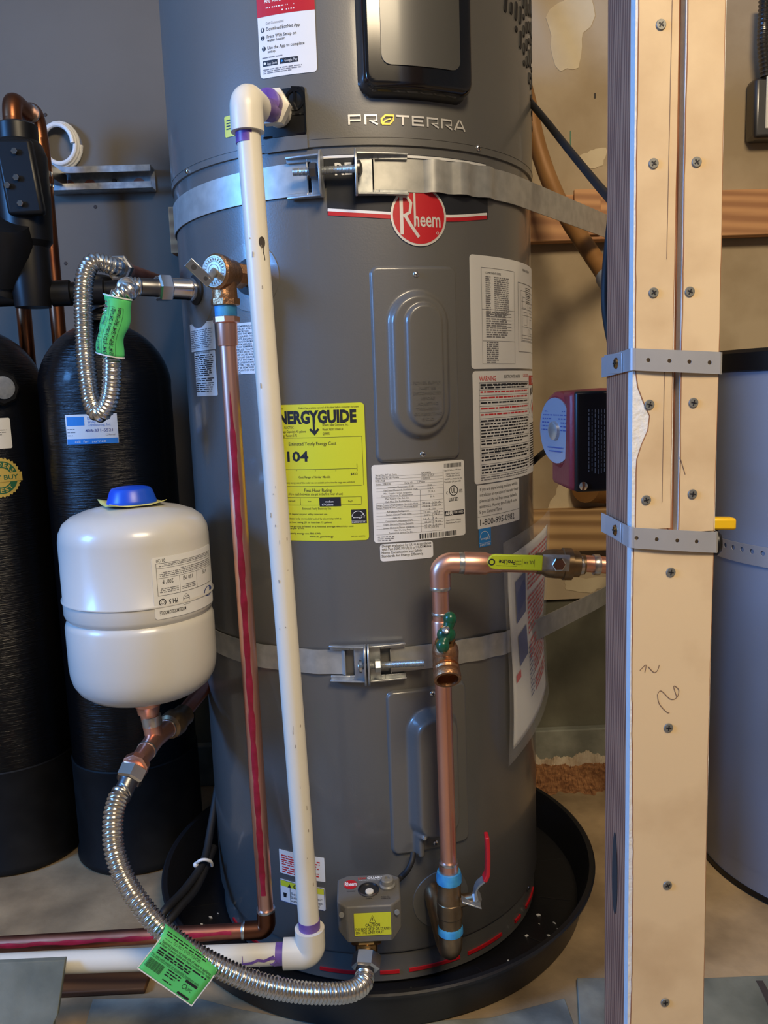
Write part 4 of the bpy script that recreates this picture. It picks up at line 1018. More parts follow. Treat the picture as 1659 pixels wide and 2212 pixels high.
zt_ = zb_+.273
cap = MB().lathe([(.033, 0), (.0335, .003), (.0325, .006), (.0285, .018), (.026, .0215), (.020, .0232), (.004, .0238)], (xc.x, xc.y, zt_+.001), n=40).build('cap', X['blue'], XT)
cm = MB(); n = 10; v = []; f = []
for i in range(n+1):
    for j in range(n+1):
        u = -.038+.076*i/n; q = -.038+.076*j/n; a = .5; z = zt_+.0012-.9*(u*u+q*q)+.006*max(0, (abs(u)+abs(q)-.055)/.02); v.append((xc.x+u*math.cos(a)-q*math.sin(a), xc.y+u*math.sin(a)+q*math.cos(a), z+.0016))
for i in range(n):
    for j in range(n): a = i*(n+1)+j; f.append((a, a+1, a+n+2, a+n+1))
cdo = cm.add(v, f).build('paper_collar', X['card'], XT); so = cdo.modifiers.new('thickness', 'SOLIDIFY'); so.thickness = .0008
cc = (xc.x, xc.y)
XRr = .1008
(a1, z1), (a2, z2) = oncyl(327, 1206, XRr, cc), oncyl(333, 1340, XRr, cc)
h_ = z1-z2; w_ = .115
# the sticker was printed for the other way up: its map is turned by half a turn
mpx0 = cylmap(XRr, a1+w_/2/XRr-.01, (z1+z2)/2+.0, cc)
L = Label('data_label', XT, lambda u, v, d=0: mpx0(-u, -v, d), w_, h_, 'white', ((0, 0), (1000, 0), (0, 1000*h_/w_)), .004); HH = L.c[2].y; T = L.t_
T('MODEL/MODELO/MODELE', 620, 90, 945, 40, 'ink', .012); T('PH 5', 720, HH*.30, 830, 58, 'ink', .02); L.disc(905, HH*.27, 42, 'ink', 1, 24, 32); L.disc(905, HH*.27, 22, 'inkg', 1, 20, 16)
L.st([(560, HH*.16), (650, HH*.16), (650, HH*.28), (605, HH*.34), (560, HH*.28), (560, HH*.16)], 6, 'inkg'); L.g_(565, HH*.27, 645, 16, 2, 22, 'inkg', 3)
L.fr(60, HH*.38, 950, HH*.90, 4); L.hl(60, HH*.66, 950, 3); L.hl(60, HH*.82, 950, 3); L.vl(680, HH*.38, HH*.66, 3); L.vl(420, HH*.38, HH*.66, 3)
L.g_(700, HH*.44, 930, 14, 3, 20, 'inkg', 4); L.g_(450, HH*.44, 660, 14, 3, 20, 'inkg', 5); T('200\u00b0 F', 760, HH*.63, 890, 46, 'ink', .008); T('150 PSI', 490, HH*.63, 630, 44, 'ink', .008); T('4 PSI', 200, HH*.63, 300, 44)
L.g_(80, HH*.70, 930, 13, 4, 20, 'inkg', 7); L.g_(80, HH*.86, 930, 12, 2, 17, 'inkg', 8); T('01/20', 840, HH*.97, 945, 36)
L.pl([(170+120*math.cos(2*PI*i/24), HH*.24+60*math.sin(2*PI*i/24)) for i in range(24)][::-1], 'inkn'); L.done()

TT = thing('copper_tee', TE-V(0, 0, .02), 'copper tee joining the lower hose, the expansion tank and the heater inlet', 'pipe fitting')
xz = V(xc.x, xc.y, zb_)
f0 = at(292, 1655, -.335); f1 = TE; f2 = at(383, 1556, -.205); f3 = at(445, 1482, -.075)
MB().tube([f1, V(f1.x*.5+xc.x*.5, -.265, f1.z+.02), xz+V(0, 0, -.024)], .0128, 24).build('tee_branch', X['copper'], TT)
MB().lathe([(.0150, 0), (.0155, .002), (.0165, .010), (.0180, .012), (.0180, .024), (.016, .027)], xz+V(0, 0, -.028), (0, 0, 1), 12).build('tank_adapter', X['copper'], TT)
ring_on(f1.lerp(xz, .42), (xz-f1), .0142, .007).build('solder_ring', X['solder'], TT)
d1 = (f1-f0).normalized(); d2 = (f2-f1).normalized()
MB().tube([f0+d1*.006, f1-d1*.02, f1, f1+d2*.034], [.0128, .0132, .0135, .0132], 24).build('tee_run', X['copper'], TT)
ring_on(f0+d1*.040, d1, .0142).build('solder_ring', X['solder'], TT); ring_on(f1+d2*.036, d2, .0142).build('solder_ring', X['solder'], TT)
MB().hexnut(f0-d1*.004, d1, .0185, .012, 8).build('adapter_hex', X['copper'], TT)
MB().lathe([(.0135, .036), (.0185, .040), (.0205, .048), (.0205, .058), (.0170, .064), (.0165, .084), (.0135, .088)], f1, d2, 24).build('check_valve', X['brassold'], TT)
d3 = (f3-f2).normalized()
MB().tube([f1+d2*.08, f2+d3*.01, f3], .0115, 22).build('inlet_pipe', X['copperold'], TT)
ring_on(f2+d3*.012, d3, .0135).build('solder_ring', X['solder'], TT)

# ------------------------------------------------------------------ lower hose to the shut-off valve
LH_ = thing('flexible_hose', at(480, 2120, -.46), 'corrugated steel hose sweeping from the copper tee down to the grey valve box', 'hose')
hd = (at(277, 1688, -.352)-f0).normalized()
MB().hexnut(f0+hd*.002, hd, .0195, .020).build('hose_nut', X['chrome'], LH_)
MB().lathe([(.0135, 0), (.0125, .004), (.0125, .026), (.0115, .028)], f0+hd*.020, hd, 24).build('hose_sleeve', X['dsteel'], LH_)
fb = at(792, 2052, -.368)                              # brass outlet of the valve box
nb_ = at(788, 2085, -.385)
ctrl = [f0+hd*.036, at(256, 1722, -.372), at(245, 1765, -.392), at(247, 1835, -.415), at(272, 1905, -.435), at(310, 1962, -.452), at(352, 2010, -.462), at(410, 2053, -.468), at(480, 2092, -.468), at(560, 2125, -.462), at(640, 2142, -.452), at(715, 2146, -.440), at(758, 2141, -.428), at(782, 2127, -.414), at(787, 2112, -.403), at(788, 2104, -.397)]
mb_, LP_ = corrugated(ctrl, .0126); mb_.build('corrugated_tube', X['stain'], LH_)
sd = (nb_-at(788, 2110, -.400)).normalized()
MB().lathe([(.0120, 0), (.0124, .002), (.0124, .022)], at(788, 2112, -.402), sd, 24).build('hose_sleeve', X['dsteel'], LH_)
MB().hexnut(at(789, 2095, -.390), (fb-nb_), .0195, .022).build('hose_nut', X['chrome'], LH_)

# green tag hanging on the lower hose
A_, B_, C_ = at(362, 2004, -.486), at(479, 2087, -.484), at(313, 2105, -.502)
ux = (B_-A_); W_ = ux.length; ux.normalize(); vy = (A_-C_); vy = (vy-ux*vy.dot(ux)); H_ = vy.length; vy.normalize(); nv = ux.cross(vy)
def tmap(u, v, d=0):
    o = (A_+B_)/2-vy*H_/2; t_ = v-(H_/2-.020)
    if t_ > 0:
        a = t_/.0160; return o+ux*u+vy*(H_/2-.020+.0160*math.sin(a))+nv*(d-.0160*(1-math.cos(a)))
    return o+ux*u+vy*v+nv*(d+.0015*math.sin(v*70))
n1, n2 = 10, 26; v = []; f = []
for i in range(n1+1):
    for j in range(n2+1): v.append(tmap(-W_/2+W_*i/n1, -H_/2+(H_+.035)*j/n2, 0))
for i in range(n1):
    for j in range(n2): a = i*(n2+1)+j; f.append((a, a+n2+1, a+n2+2, a+1))
g2 = MB().add(v, f).build('hose_tag', X['green']); tag(g2, 'green paper tag with barcode folded over the lower hose', 'tag')
so = g2.modifiers.new('thickness', 'SOLIDIFY'); so.thickness = .0005; so.offset = 0
L = Label.__new__(Label); L.mp = tmap; L.w = W_; L.h = H_; L.t = .0004; L.ink = {}; L.o = g2
L.c = [Vector((0, 0)), Vector((1000, 0)), Vector((0, 1000*H_/W_))]; HH = L.c[2].y; T = L.t_
L.g_(60, HH*.06, 960, 26, 2, 44, 'ink', 3); T('DO NOT OVER-TIGHTEN.', 230, HH*.21, 720, 42); L.hl(60, HH*.20, 200, 4)
T('Required pressure for outlet side of heater or appliance.', 60, HH*.29, 950, 36, 'ink', .01); T('& Never oil water outlet and check connection for leaks', 40, HH*.35, 960, 36, 'ink', .01)
L.g_(80, HH*.41, 960, 30, 2, 44, 'ink', 5); L.g_(80, HH*.52, 700, 28, 1, 0, 'ink', 6); T('For use with water in accessible locations only.', 40, HH*.60, 900, 38); L.hl(40, HH*.615, 900, 4)
L.bars(50, HH*.66, 320, HH*.86, 4); L.g_(380, HH*.68, 620, 24, 3, 40, 'ink', 8); L.g_(400, HH*.90, 580, 22, 1, 0, 'ink', 8); L.r_(690, HH*.62, 900, HH*.67); L.r_(690, HH*.90, 900, HH*.95)
L.disc(730, HH*.76, 36, 'ink', 1, 20, 28); T('UPC', 770, HH*.80, 860, 44); L.done()
wb = MB()
for (u0, v0, u1, v1) in ((-W_/2, -H_/2, W_/2, -H_/2+.0014), (-W_/2, -H_/2, -W_/2+.0014, H_/2), (W_/2-.0014, -H_/2, W_/2, H_/2)): 
    n = 8
    for k in range(n): wb.rect(tmap, u0, v0+(v1-v0)*k/n, u1, v0+(v1-v0)*(k+1)/n, .0004)
wb.build('white_border', X['white'], g2, smooth=False)

# ------------------------------------------------------------------ leak-guard shut-off valve box
VBX = thing('shutoff_valve_box', at(795, 2035, -.36), 'grey plastic water shut-off valve box with dial and yellow caution sticker', 'valve box')
TLb, TRb = at(748, 1887, -.318), at(842, 1891, -.318)
x0, x1 = at(727, 1960, -.382).x, at(867, 1960, -.382).x
yf, yb = -.382, -.316; zf_ = at(795, 1958, yf).z; zb2 = at(795, 1889, yb).z; z0 = at(795, 2036, yf).z
ch = .013
out = [(x0+ch, yf), (x1-ch, yf), (x1, yf+ch), (x1, yb-ch*.6), (x1-ch, yb), (x0+ch, yb), (x0, yb-ch*.6), (x0, yf+ch)]
def ztop(y): return zf_+(zb2-zf_)*(y-yf)/(yb-yf)
v = [(x, y, z0+(.010 if abs(x-(x0+x1)/2) > (x1-x0)/2-.002 else 0)) for x, y in out]+[(x, y, ztop(y)) for x, y in out]; n = 8
f = [tuple(range(n-1, -1, -1)), tuple(range(n, 2*n))]+[(i, (i+1) % n, n+(i+1) % n, n+i) for i in range(n)]
MB().add(v, f).build('housing', X['box'], VBX, bevel=.0022, sharp=30)
for sx in (x0+.006, x1-.006):
    p = V(sx, yf+.004, ztop(yf)-.012)
    q = MB().lathe([(.0038, 0), (.0034, .002)], p-V(0, .001, 0), (0, -1, 0), 12).build('screw', X['boxl'], VBX)
uy = V(0, yb-yf, zb2-zf_).normalized(); tc_ = V((x0+x1)/2, (yf+yb)/2, (zf_+zb2)/2)
mpt = planemap(tc_, (1, 0, 0), uy); nt_ = V(1, 0, 0).cross(uy)
W_ = x1-x0; D_ = math.hypot(yb-yf, zb2-zf_)
bl = MB(); bl.poly(mpt, [(-W_*.29+.0095*math.cos(2*PI*i/28), D_*.19+.0095*math.sin(2*PI*i/28)) for i in range(28)], .0006)
LG = bl.build('emblem', X['red'], VBX, smooth=False)
MB().text(mpt, 'Rheem', -W_*.29-.0080, D_*.19-.0035, -W_*.29+.0085, .0078, .0010, .03).build('lettering', X['inkw'], LG, smooth=False)
MB().text(mpt, 'GUARD', -.002, D_*.34, .022, .0045, .0006, .04).text(mpt, 'WATER SHUTOFF VALVE', -.014, D_*.29, .020, .0020, .0006).build('lettering', X['inkw'], VBX, smooth=False)
MB().text(mpt, 'LEAK', -.0145, D_*.34, -.003, .0042, .0006).build('lettering', X['inkr'], VBX, smooth=False)
MB().text(mpt, 'CLOSED', -.030, -D_*.04, -.018, .0022, .0006).text(mpt, 'OPEN', -.004, -D_*.29, .004, .0026, .0006).text(mpt, 'PUSH TO', .017, -D_*.26, .028, .0022, .0006).text(mpt, 'OPERATE', .017, -D_*.31, .029, .0022, .0006).build('lettering', X['ink'], VBX, smooth=False)
dl = MB().lathe([(.0145, -.001), (.0148, .0012), (.0130, .0022), (.0125, .0004), (.002, .0002)], mpt(0, D_*.0), nt_, 32).build('dial_window', X['dsteel'], VBX)
dk = MB().lathe([(.0058, 0), (.0055, .0018), (.001, .0022)], mpt(.001, -D_*.06), nt_, 20).build('dial_knob', X['white'], dl)
MB().lathe([(.0105, 0), (.0110, .001), (.0110, .003), (.0090, .005), (.0088, .011), (.0075, .0125), (.0035, .0126), (.003, .010)], mpt(W_*.30, D_*.10), nt_, 28).build('push_knob', X['boxl'], VBX)
mpf = planemap(V((x0+x1)/2+.004, yf-.0004, (z0+zf_)/2+.001), (1, 0, 0), (0, 0, 1))
w_, h_ = W_*.57, (zf_-z0)*.62
L = Label('caution_sticker', VBX, mpf, w_, h_, 'yellow', ((0, 0), (1000, 0), (0, 1000*h_/w_)), .0006); HH = L.c[2].y
L.st([(420, HH*.42), (580, HH*.42), (500, HH*.10), (420, HH*.42)], 16, 'ink'); L.r_(492, HH*.20, 508, HH*.34); L.t_('CAUTION', 300, HH*.60, 700, HH*.13, 'ink', .01); L.t_('DO NOT STEP OR STAND', 30, HH*.77, 970, HH*.12, 'ink', .01); L.t_('ON THE UNIT OR IT', 30, HH*.92, 800, HH*.12, 'ink', .01); L.done()
# brass outlet below the box
oa = V(fb.x, -.352, z0+.004); od = (fb-oa).normalized()
MB().lathe([(.013, 0), (.013, .012)], oa, od, 20).build('outlet', X['brass'], VBX)
MB().hexnut(oa+od*.010, od, .0205, .014).build('outlet_nut', X['brass'], VBX)
MB().lathe([(.0155, 0), (.0150, .012)], oa+od*.022, od, 20).build('union', X['brass'], VBX)
# power lead from the lower access panel to the box
tag(MB().tube(spline([at(893, 1842, -.293), at(889, 1862, -.302), at(880, 1880, -.305), at(868, 1893, -.302), at(858, 1902, -.310), at(850, 1905, -.316)], 8), .0042, 12).build('power_lead', X['rubber']), 'short black cable from the lower access panel to the valve box', 'cable')

# ------------------------------------------------------------------ copper drain riser with valves on the right
YR = -.342
r0 = at(970, 1900, YR); r1 = at(951, 1262, YR); rc = at(957, 1215, YR)
rc = V(r1.x, YR, rc.z); rx_ = at(1330, 1222, YR)
DR = thing('copper_riser', V(r0.x, YR, at(965, 2040, YR).z), 'bright copper riser with elbow standing at the right of the heater front', 'pipe')
MB().tube([V(r0.x, YR, r0.z-.012), V(r1.x, YR, rc.z-.03)], .0112, 24).build('riser', X['copper'], DR)
rg = V(1, 0, (rx_.z-rc.z)/(rx_.x-rc.x)).normalized()
bd = arc(rc, V(0, 0, -1), rg, .016, 10)
MB().tube([rc+V(0, 0, -.034)]+bd+[rc+rg*.030], .0138, 26).build('elbow', X['copper'], DR)
ring_on(rc+V(0, 0, -.034), (0, 0, 1), .0142).build('solder_ring', X['solder'], DR); ring_on(rc+rg*.029, rg, .0143, .004).build('solder_ring', X['solder'], DR)
MB().lathe([(.0148, 0), (.0150, .002), (.0150, .028), (.0125, .034), (.0125, .048)], rc+rg*.032, rg, 26).build('coupling', X['copper'], DR)
bvp = at(1207, 1218, YR)                              # yellow valve centre
MB().tube([rc+rg*.078, V(bvp.x-.022, YR, bvp.z)], .0112, 22).build('horizontal_run', X['copper'], DR)
xe = at(1352, 1100, YR).x
MB().tube([V(bvp.x+.028, YR, bvp.z)]+arc(V(xe, YR, rx_.z), V(-1, 0, 0), V(0, 0, 1), .016)+[V(xe, YR, at(1352, 1062, YR).z)], .0112, 22).build('horizontal_run', X['copper'], DR)
for px_ in (1252, 1288): ring_on(at(px_, 1220, YR), rg, .0140, .004).build('solder_ring', X['solder'], DR)
for py_ in (1262, 1327):
    q = at(951+(py_-1262)*.02, py_, YR); MB().lathe([(.0118, -.001), (.0124, 0), (.0124, .002), (.0118, .003)], V(q.x, YR, q.z), (0, 0, 1), 24).build('solder_ring', X['solder'], DR)
# tee for the hose bib
tb_ = at(955, 1390, YR); MB().lathe([(.0126, -.034), (.0134, -.032), (.0134, .030), (.0126, .032)], V(tb_.x, YR, tb_.z), (0, 0, 1), 24).build('tee', X['copper'], DR)
# lower adapter
la_ = V(r0.x, YR, at(968, 1862, YR).z)
MB().lathe([(.0118, 0), (.0134, -.001), (.0134, -.020), (.0150, -.021), (.0152, -.028)][::1], la_, (0, 0, 1), 24).build('adapter', X['copper'], DR)
ring_on(la_, (0, 0, 1), .0137).build('solder_ring', X['solder'], DR)

YV = thing('ball_valve', V(bvp.x, YR, bvp.z), 'brass ball valve with yellow lever on the horizontal copper pipe', 'valve')
MB().lathe([(.0135, -.030), (.0145, -.028), (.0145, -.022), (.0185, -.016), (.0195, -.006), (.0195, .004), (.0215, .005), (.0215, .016), (.0175, .017), (.0175, .026), (.0135, .028), (.0135, .034)], bvp, rg, 16).build('valve_body', X['brassold'], YV)
ha, hb_ = at(1052, 1212, YR-.032), at(1190, 1216, YR-.032)
hx = (hb_-ha).normalized(); hz = V(0, -1, 0).cross(hx).normalized(); hl = (hb_-ha).length
out = []
for i in range(9): a = PI/2+PI*i/8; out.append((.010+.0105*math.cos(a), .0105*math.sin(a)))
out = [(.010+.0098*math.cos(PI/2+PI*i/8), .0098*math.sin(PI/2+PI*i/8)) for i in range(9)]+[(hl*.86, -.0098), (hl*.86, .0098)]
def slab(outline, o, ux, uy, un, t):
    n = len(outline); o = Vector(o); v = [o+ux*a+uy*b for a, b in outline]+[o+ux*a+uy*b+un*t for a, b in outline]
    return MB().add(v, [tuple(range(n-1, -1, -1)), tuple(range(n, 2*n))]+[(i, (i+1) % n, n+(i+1) % n, n+i) for i in range(n)])
uz = V(0, 0, 1); uz = (uz-hx*uz.dot(hx)).normalized(); un = hx.cross(uz)
if un.y > 0: un = -un
HG = slab(out, ha, hx, uz, un, .005).build('lever_grip', X['yellowh'], YV, bevel=.0012)
MB().obox(ha+hx*(hl*.90), hx*hl*.14, uz*.0085, un*.0016).build('lever_arm', X['steel'], YV)
bn = at(1207, 1219, YR-.034); bn = V(bn.x, YR-.028, bn.z)
MB().tube([V(bn.x, YR-.012, bn.z), bn+V(0, -.006, 0)], .0065, 16).build('valve_stem', X['brass'], YV)
MB().obox(bn+V(-.002, -.001, .001), hx*.017, uz*.0105, un*.0014).build('lever_plate', X['steel'], YV)
MB().hexnut(bn+V(0, -.001, 0), (0, -1, 0), .0092, .0075).build('lever_nut', X['chrome'], YV)
mpg = planemap(ha+hx*hl*.43+un*.0053, -hx, -uz)        # printed upside down
gp = MB().text(mpg, 'ProLine', .000, -.0035, .021, .0060, 0, .02)
gp.stroke(mpg, [(.030+.0036*math.cos(2*PI*i/18), .0036*math.sin(2*PI*i/18)) for i in range(19)], .0016, 0); gp.rect(mpg, -.002, .0042, .024, .0046, 0)
gp.rect(mpg, -.009, -.005, -.0086, .005, 0); gp.rect(mpg, -.0245, -.005, -.0241, .005, 0); gp.text(mpg, '600 WOG', -.0075, .001, -.001, .0018, 0); gp.text(mpg, '150 WSP', -.0075, -.003, -.001, .0018, 0)
gp.text(mpg, 'UL FM', -.023, -.003, -.011, .0042, 0); gp.build('print', X['ink'], HG, smooth=False)

# hose bib
BB = thing('hose_bib', V(tb_.x, YR-.04, tb_.z-.04), 'brass hose bib with green handle on the copper riser', 'tap')
b0 = V(tb_.x, YR-.012, tb_.z); bd_ = V(.10, -.90, -.42).normalized()
bc = at(962, 1412, YR-.046)
MB().tube([b0, bc], [.0115, .0135], 20).build('inlet', X['bronze'], BB)
MB().lathe([(.0125, -.020), (.0165, -.014), (.0170, .004), (.0160, .010), (.0135, .014)], bc, (0, -.15, .98), 22).build('valve_body', X['bronze'], BB)
no = at(967, 1466, YR-.070); nd_ = (no-bc).normalized()
MB().tube([bc-V(0, 0, .006), bc.lerp(no, .55)], [.0155, .0160], 20).build('spout', X['bronze'], BB)
no = no+V(.0, .004, .0); fd = V(.02, -.78, -.60).normalized()
MB().lathe([(.0150, -.020), (.0168, -.018), (.0158, -.015), (.0172, -.012), (.0160, -.009), (.0174, -.006), (.0178, .000), (.0172, .0035), (.0138, .0035), (.0132, -.010), (.0035, -.0102)], no, fd, 28, False).build('threaded_outlet', X['bronze'], BB)
MB().lathe([(.0105, 0), (.0130, .001), (.0130, .007), (.0085, .009), (.0085, .015), (.0060, .017), (.0050, .026)], bc+V(0, -.002, .012), (-.03, -.20, .97), 8).build('packing_nut', X['brass'], BB)
hc_ = at(964, 1371, YR-.060)
HD = MB().sphere(hc_, .0120, .0085, .0105).tube([at(957, 1392, YR-.066), hc_], [.0075, .0055], 14).tube([at(972, 1340, YR-.056), hc_], [.0075, .0055], 14).sphere(at(956.5, 1395, YR-.066), .0085, .0085, .0095, 14, 8).sphere(at(972, 1337, YR-.056), .0085, .0085, .0095, 14, 8).build('handle', X['greenh'], BB)
MB().lathe([(.0052, 0), (.0050, .003), (.002, .0045)], at(963, 1362, YR-.069), (-.05, -.6, .8), 14).build('handle_screw', X['chrome'], BB)

# lower ball valve with red lever
bz = at(968, 1952, YR).z
RVv = thing('ball_valve', V(r0.x, YR, bz-.05), 'bronze drain ball valve with raised red lever at the foot of the riser', 'valve')
bx_ = r0.x
MB().lathe([(.0150, -.034), (.0165, -.033), (.0165, -.018), (.0180, -.016), (.0180, .004), (.0172, .005), (.0172, .014), (.0160, .016), (.0165, .034), (.0150, .036)], V(bx_, YR, bz), (0, 0, 1), 20).build('valve_body', X['brassold'], RVv)
MB().lathe([(.0150, -.008), (.0175, -.006), (.0178, .002), (.0162, .009)], V(bx_, YR, bz+.040), (0, 0, 1), 24).build('thread_sealant', X['tape'], RVv)
MB().lathe([(.0150, -.008), (.0180, -.005), (.0178, .003), (.0160, .007)], V(bx_, YR, bz-.038), (0, 0, 1), 24).build('thread_sealant', X['tape'], RVv)
pD = cylpt(thD, zD, R); eb = V(bx_, YR, bz-.066); dpt = (pD-eb)
cor = V(bx_, YR, bz-.072)
toD = V(pD.x-bx_, pD.y-YR, 0).normalized()
MB().tube(spline([V(bx_, YR, bz-.040), V(bx_, YR, bz-.058), cor+toD*.006+V(0, 0, .002), cor+toD*.024+V(0, 0, .010), V(pD.x, pD.y, zD-.001)-toD*.006, V(pD.x, pD.y, zD)+toD*.004], 6), .0165, 22).build('street_elbow', X['brassold'], RVv)
s0 = V(bx_+.012, YR-.002, bz+.004); s1 = at(1030, 1938, YR-.010)
MB().tube([s0, s1], [.009, .0075], 16).build('valve_stem', X['brassold'], RVv)
MB().hexnut(s1-(s1-s0).normalized()*.004, (s1-s0), .0095, .008).build('stem_nut', X['steel'], RVv)
MB().obox(at(1018, 1949, YR-.016), V(.013, -.002, -.004), V(0, .008, 0), V(0, 0, .0012)).build('stop_plate', X['steel'], RVv, bevel=.0008)
lv = [at(1027, 1942, YR-.012), at(1026, 1926, YR-.013), at(1032, 1910, YR-.014), at(1046, 1898, YR-.016), at(1050, 1888, YR-.016)]
def flatbar(pts, hw, t, wd=V(0, 1, 0)):
    P = [Vector(p) for p in pts]; m = len(P); v = []; f = []
    for i in range(m):
        tt = (P[min(i+1, m-1)]-P[max(i-1, 0)]).normalized(); n = tt.cross(wd).normalized()
        for a in (-1, 1):
            for b in (-1, 1): v.append(P[i]+wd*hw*a+n*t*b)
    for i in range(m-1):
        a = 4*i; b = a+4
        for q in ((0, 1), (1, 3), (3, 2), (2, 0)): f.append((a+q[0], a+q[1], b+q[1], b+q[0]))
    f += [(0, 2, 3, 1), (4*m-4, 4*m-3, 4*m-1, 4*m-2)]
    return MB().add(v, f)
flatbar(spline(lv, 4), .0075, .0012).build('lever_arm', X['steel'], RVv)
flatbar(spline([at(1046, 1899, YR-.016), at(1052, 1886, YR-.016), at(1053, 1870, YR-.016), at(1053, 1835, YR-.016), at(1051, 1803, YR-.016)], 5), .0085, .0027).build('lever_grip', X['redh'], RVv, bevel=.002)

# ------------------------------------------------------------------ document pouch on the right flank
DP = thing('document_pouch', cylpt(math.radians(58), .34, R+.006), 'clear plastic pouch with red-printed leaflet taped to the heater side', 'document pouch')
pa_, pz_ = oncyl(1100, 1232); _, pzb = oncyl(1112, 1640)
aP0 = oncyl(1088, 1440)[0]
def pmap(u, v, d=0):                                  # u 0..1 across, v 0..1 up; the right edge lifts off the tank
    a = aP0+math.radians(33)*u; r_ = R+.0055+.016*u*u+.004*math.sin(v*5+u*3)+d; z = pzb+(pz_+.045-pzb)*v+.030*u+.035*u*(1-v)
    return cylpt(a, z, r_)
def sheet(fn, u0, u1, v0, v1, n1=14, n2=30, d=0):
    v = []; f = []
    for j in range(n2+1):
        for i in range(n1+1): v.append(fn(u0+(u1-u0)*i/n1, v0+(v1-v0)*j/n2, d))
    for j in range(n2):
        for i in range(n1): a = j*(n1+1)+i; f.append((a, a+1, a+n1+2, a+n1+1))
    return MB().add(v, f)
lf = sheet(pmap, .09, .96, .05, .92, d=-.0012).build('leaflet', X['white'], DP)
so = lf.modifiers.new('thickness', 'SOLIDIFY'); so.thickness = .0012
fl = sheet(pmap, 0, 1, 0, 1, d=.0012).build('clear_sleeve', X['film'], DP); so = fl.modifiers.new('thickness', 'SOLIDIFY'); so.thickness = .0006
rp = MB(); rk = MB(); rw = random.Random(8)
def prow(mb, u0, u1, v, hv):
    u = u0
    while u < u1:
        e = min(u1, u+rw.uniform(.02, .10)); k = 2
        mb.add([pmap(u, v, .0002), pmap(e, v+.004, .0002), pmap(e, v+.004+hv, .0002), pmap(u, v+hv, .0002)], [(0, 1, 2, 3)]); u = e+.018
for k in range(30):
    v = .86-k*.0235
    if k % 9 != 8: prow(rp, .45 if k < 22 else .55, .90, v, .011)
for k in range(13): prow(rk, .50, .52+.02*(k % 3), .40-k*.016, .004)
for k in range(12): prow(rk, .42, .50, .42-k*.021, .006)
rk.add([pmap(.20, .60, .0002), pmap(.40, .61, .0002), pmap(.40, .80, .0002), pmap(.20, .79, .0002)], [(0, 1, 2, 3)])
rk.add([pmap(.21, .40, .0002), pmap(.40, .41, .0002), pmap(.40, .55, .0002), pmap(.21, .54, .0002)], [(0, 1, 2, 3)])
rp.add([pmap(.13, .345, .0002), pmap(.22, .35, .0002), pmap(.22, .385, .0002), pmap(.13, .38, .0002)], [(0, 1, 2, 3)])
rp.build('red_print', X['inkr'], lf, smooth=False); rk.build('dark_print', X['inkn'], lf, smooth=False)

# ------------------------------------------------------------------ framing post with drywall strips
PXL, PXR, PYF = at(1367, 1106, -.655).x, at(1543, 1106, -.655).x, -.655
G = .0127
PO = thing('framing_post', ((PXL+PXR)/2, PYF+.05, 0), 'wooden stud post faced with tan drywall strips, right of the heater', 'post')
xm = (PXL+PXR)/2
MB().box(PXL-.001, xm-.0006, PYF+G, PYF+G+.070, 0, ZC).build('stud', X['stud'], PO, bevel=.002)
MB().box(xm+.0006, PXR+.001, PYF+G, PYF+G+.070, 0, ZC).build('stud', X['stud'], PO, bevel=.002)
p = at(1340, 1905, PYF+.045); sm3 = lambda u, v, d=0: V(PXL-.0013-d, PYF+.045+u, p.z+v)
MB().poly(sm3, [(.009*math.cos(2*PI*i/20), .045*math.sin(2*PI*i/20)*(1.25 if i < 10 else .8)) for i in range(20)], .0002).build('dark_stain', X['dirt'], PO, smooth=False)
gl_, gr_ = at(1457, 700, PYF).x, at(1472, 700, PYF).x
zs_ = at(1400, 1143, PYF).z
def strip(x0, x1, z0, z1, seed, tl=.003, trr=.0015, name='drywall_strip'):
    o = MB().box(x0, x1, PYF+.0006, PYF+G, z0, z1).build(name, X['gyp'], PO)
    rw = random.Random(seed); n = 130; v = []; f = []; t = []; tf = []
    ph = [rw.uniform(0, 6) for _ in range(6)]; cl = cr = 0
    for i in range(n+1):
        z = z0+(z1-z0)*i/n; cl = cl*.6+rw.uniform(-.4, .6)*.0007; cr = cr*.6+rw.uniform(-.4, .6)*.0005
        a = x0+tl*(.55+.45*math.sin(z*9+ph[0])*math.sin(z*4+ph[1]))+abs(cl); b = x1-trr*(.5+.5*math.sin(z*11+ph[2]))-abs(cr)
        if name == 'drywall_strip' and seed == 1:
            a += .013*math.exp(-((z-at(1375, 910, PYF).z)/.022)**2)
        v += [(a, PYF, z), (b, PYF, z)]; t += [(a-.0009, PYF+.0003, z), (b+.0007, PYF+.0003, z)]
    for i in range(n): q = 2*i; f.append((q, q+1, q+3, q+2))
    MB().add(v, f).build('paper_face', X['paper'], o, smooth=False); MB().add(t, f).build('torn_edge', X['tear'], o, smooth=False)
    return o
strip(PXL-.001, gl_, zs_, ZC, 1, .004); strip(gr_, PXR+.001, at(1500, 1148, PYF).z, ZC, 2, .0016)
LB = strip(PXL-.001, PXR, 0, at(1440, 1152, PYF).z, 3, .0045, .001)
